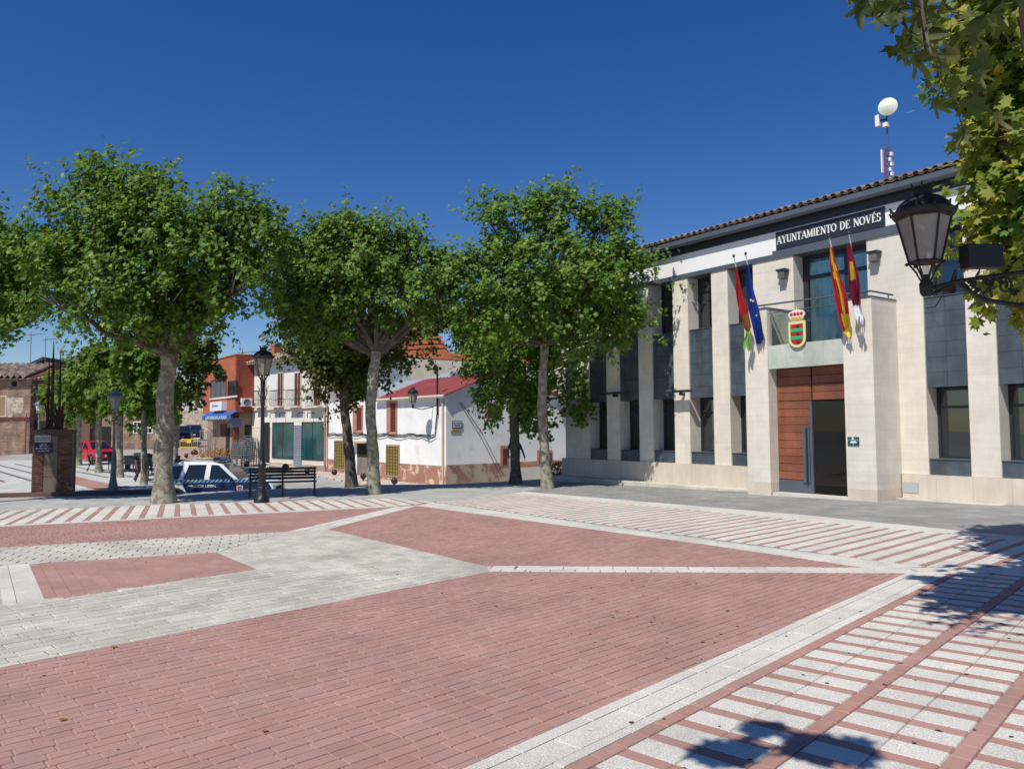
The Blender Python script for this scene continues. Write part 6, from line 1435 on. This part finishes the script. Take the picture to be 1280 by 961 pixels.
for s_ in (-1, 1):
    y = s_ * (q['hw'] + .002); th = s_ * .006
    pts = [(q['rx'] + .52, .27), (q['rx'] + .25, .93), (q['fx'] + .62, .93), (q['L'] / 2 - .12, .80), (q['L'] / 2 - .08, .55), (q['fx'] + .46, .36)] + [(q['fx'] + .42 * math.cos(a), .30 + .42 * math.sin(a)) for a in [R(10 + 20 * k) for k in range(9)]] + [(q['fx'] - .44, .27)]
    MB().prism([(x, y, z) for x, z in pts], (0, th, 0)).build('navy_panel', NAVY, pcar)
    mb = MB(); x = -q['L'] / 2 + .25; k = 0
    while x < q['fx'] + .25:
        for r_ in range(2):
            xx = x + r_ * .055; z0 = .935 + r_ * .055
            mb.cm = (k + 0) % 2; mb.prism([(xx, y, z0), (xx + .075, y, z0), (xx + .13, y, z0 + .054), (xx + .055, y, z0 + .054)], (0, th * .9, 0))
        x += .075; k += 1
    mb.build('chequer_stripe', [CYAN, NAVY], pcar)
    zfix = FRONT if s_ < 0 else Matrix.Rotation(R(180), 4, 'Z') @ FRONT
    text_mesh('POLICIA LOCAL', .13, plain('police_letter', (.75, .78, .8)), pcar, Matrix.Translation((-.35 * 1, y + th + s_ * .003, .76)) @ zfix)
    sh = [(0, -.17), (.09, -.08), (.12, .05), (.12, .12), (0, .15), (-.12, .12), (-.12, .05), (-.09, -.08)]
    MB().prism([(.95 + x, y + th * 1.0, .68 + z) for x, z in sh], (0, s_ * .006, 0)).build('badge', plain('badge_grey', (.42, .42, .46)), pcar); MB().prism([(.95 + x * .6, y + th * 2.0, .69 + z * .6), ][0:0] + [(.95 + x * .6, y + th * 2.0 + s_ * .001, .69 + z * .6) for x, z in sh], (0, s_ * .004, 0)).build('badge_centre', plain('badge_plum', (.22, .10, .16)), pcar)
    ar = [(q['rx'] + .46 * math.cos(a), .30 + .46 * math.sin(a)) for a in [R(0 + 18 * k) for k in range(11)]]; ar2 = [(q['rx'] + .395 * math.cos(a), .30 + .395 * math.sin(a)) for a in [R(180 - 18 * k) for k in range(11)]]
    MB().prism([(x, y, z) for x, z in ar + ar2], (0, th * 1.4, 0)).build('arch_trim', plain('trim_grey', (.05, .055, .06), .6), pcar)
lb = MB(); lb.box(-.12, .12, -.52, .52, q['H'] + .02, q['H'] + .15); o = lb.build('beacon_bar', plain('beacon_blue', (.02, .08, .35), .15, spec=.7), pcar); bevel(o, .03, 2); MB().box(-.16, .16, -.30, .30, q['H'] - .01, q['H'] + .019).build('beacon_base', BLACK, pcar)
for s_ in (-1, 1): MB().box(-.125, .125, s_ * .56 - .035, s_ * .56 + .035, q['H'] + .02, q['H'] + .14).build('beacon_end', BLACK, pcar)
RPNT = plain('car_red', (.42, .012, .025), .25, spec=.6); BPNT = plain('car_blue', (.015, .03, .10), .25, spec=.6)
c = at(120, 577, 54); car('red_car', 'bright red hatchback parked beyond the terrace trees', (c.x, c.y, -.62), R(-38), 3.9, 1.65, 1.47, RPNT, suv=False)
c = at(242, 549, 76); car('blue_car', 'dark blue car up the side street, right one of the pair', (c.x, c.y, c.z), R(-70), 4.2, 1.72, 1.47, BPNT, suv=False, group='dark blue cars up the side street')
c = at(228, 552, 70); car('blue_car', 'dark blue car up the side street, left one of the pair', (c.x, c.y, c.z), R(-70), 4.2, 1.72, 1.47, BPNT, suv=False, group='dark blue cars up the side street')

# ---------------------------------------------------------------- man by the white house
pm = at(644, 601, 29.6); man = thing('person', 'man in a dark t-shirt and blue jeans walking past the white house behind a tree', 'person', (pm.x, pm.y, G(pm.x, pm.y) - .0), R(10))
def skin(name, verts, edges, rad, m, parent, root=0):
    me = bpy.data.meshes.new(name); me.from_pydata([Vector(v) for v in verts], edges, []); me.materials.append(m); o = bpy.data.objects.new(name, me); COL.objects.link(o); o.parent = parent
    s_ = o.modifiers.new('skin', 'SKIN'); s_.use_smooth_shade = True
    for i, r_ in enumerate(rad):
        r_ = r_ if isinstance(r_, tuple) else (r_, r_); me.skin_vertices[0].data[i].radius = r_
    me.skin_vertices[0].data[root].use_root = True; sb = o.modifiers.new('sub', 'SUBSURF'); sb.levels = 2; sb.render_levels = 2; return o
SKN = plain('skin', (.25, .13, .08), .6); TSH = plain('dark_tshirt', (.008, .008, .010), .9); JEAN = mat('jeans', (.08, .12, .20), .9, .1, 10)
V = [(0, 0, .92), (0, .02, 1.15), (0, .04, 1.36), (0, .02, 1.47), (0, -.05, 1.56), (0, -.08, 1.66),  # pelvis..head
     (-.17, .04, 1.40), (-.27, .05, 1.16), (-.26, -.04, .93), (-.25, -.07, .85), (.17, .04, 1.40), (.29, .02, 1.17), (.36, -.02, .95), (.37, -.05, .87),
     (-.10, .0, .88), (-.12, -.12, .50), (-.13, .05, .09), (-.13, -.10, .04), (.10, .0, .88), (.12, .04, .50), (.12, .20, .12), (.12, .06, .04)]
Ed = [(0, 1), (1, 2), (2, 3), (3, 4), (4, 5), (2, 6), (6, 7), (7, 8), (8, 9), (2, 10), (10, 11), (11, 12), (12, 13), (0, 14), (14, 15), (15, 16), (16, 17), (0, 18), (18, 19), (19, 20), (20, 21)]
Rd = [(.155, .11), (.15, .105), (.17, .11), .055, .075, .095, .062, .048, .036, .04, .062, .048, .036, .04, .09, .062, .042, .045, .09, .062, .042, .045]
skin('body', V, Ed, Rd, SKN, man)
skin('tshirt', [V[0], V[1], V[2], (0, .02, 1.45), V[6], (-.235, .048, 1.25), V[10], (.25, .03, 1.25)], [(0, 1), (1, 2), (2, 3), (2, 4), (4, 5), (2, 6), (6, 7)], [(.165, .125), (.165, .125), (.185, .13), .07, .08, .068, .08, .068], TSH, man)
skin('jeans', [V[0], V[14], V[15], (-.13, .03, .14), V[18], V[19], (.12, .18, .16)], [(0, 1), (1, 2), (2, 3), (0, 4), (4, 5), (5, 6)], [(.165, .125), .105, .08, .07, .105, .08, .07], JEAN, man)
skin('hair', [(0, -.04, 1.70), (0, -.02, 1.64)], [(0, 1)], [.088, .085], plain('hair_dark', (.01, .008, .007), .9), man)
for s_ in (-1, 1):
    for k in range(4): bx_ = V[9] if s_ < 0 else V[13]; skin('finger', [(bx_[0] + s_ * .0, bx_[1] - .03 + k * .018, bx_[2] - .02), (bx_[0] + .004, bx_[1] - .035 + k * .018, bx_[2] - .06 - .006 * (k % 3)), (bx_[0] - s_ * .012, bx_[1] - .036 + k * .018, bx_[2] - .095 - .006 * (k % 3))], [(0, 1), (1, 2)], [.009, .008, .007], SKN, man)
    bx_ = V[9] if s_ < 0 else V[13]; skin('thumb', [(bx_[0], bx_[1] - .035, bx_[2] + .01), (bx_[0], bx_[1] - .06, bx_[2] - .03)], [(0, 1)], [.010, .009], SKN, man)
for sx, yy_, z_ in ((-.13, -.09, .0), (.12, .10, .0)): o = MB().ball((0, 0, .05), .06, 10, 8, (.85, 2.1, .8)).build('shoe', plain('shoe_dark', (.03, .03, .03), .6), man, smooth=True); o.location = (sx, yy_, 0)

# bush in planter between tree and town hall
c = Vector((2.3, 32.0, -.45)); t = thing('planter_bush', 'low shrub bed with reddish leaves at the left corner of the town hall', 'shrub', c); mb = MB().box(-1.0, .8, -.5, .5, -.6, .1); mb.build('planter', GRAN, t)
P = np.random.uniform(-1, 1, (900, 3)) * [.9, .45, .28] + [-.1, 0, .35]; o = bpy.data.objects.new('foliage', leaves_mesh('foliage', P, np.random.normal(size=(900, 3)) + [0, 0, 1], .07, LEAFD)); COL.objects.link(o); o.parent = t; o['kind'] = 'stuff'
# fallen leaves on the plaza
for i, (x, y, s_, L) in enumerate(((1173, 914, .045, 'curled orange fallen leaf on the striped paving near the lower right'), (142, 809, .05, 'brown fallen leaf on the edge of the red bricks at left'), (80, 901, .035, 'small dark fallen leaf on the red bricks at lower left'), (333, 915, .03, 'small dark fallen leaf on the red bricks at bottom centre'), (468, 616.5, .12, 'dry fallen leaf at the foot of the forked plane tree'))):
    c = gp(x, y); me = leaves_mesh('fallen_leaf', np.array([[0, 0, .012]]), np.array([[.2, .1, 1.]]), s_, DRY, 0); o = link_mesh('fallen_leaf', me); o.location = c; tag(o, L, 'leaf', 'fallen leaves on the plaza')
mb = MB(); rr = random.Random(11)
for k in range(280):
    x, y = rr.uniform(-9, 9), rr.uniform(3, 22)
    if rr.random() < .4: x, y = rr.uniform(.5, 6), rr.uniform(3.5, 9)
    s_ = rr.uniform(.006, .018); n = 6; a0_ = rr.random() * 6; i = len(mb.v); z = G(x, y) + .0035
    mb.poly([(x + s_ * rr.uniform(.6, 1.3) * math.cos(a0_ + k2), y + s_ * rr.uniform(.6, 1.3) * math.sin(a0_ + k2), z) for k2 in range(n)])
o = mb.build('plaza_litter', plain('gum_dark', (.06, .055, .05), .8), kind='stuff', fix=False)
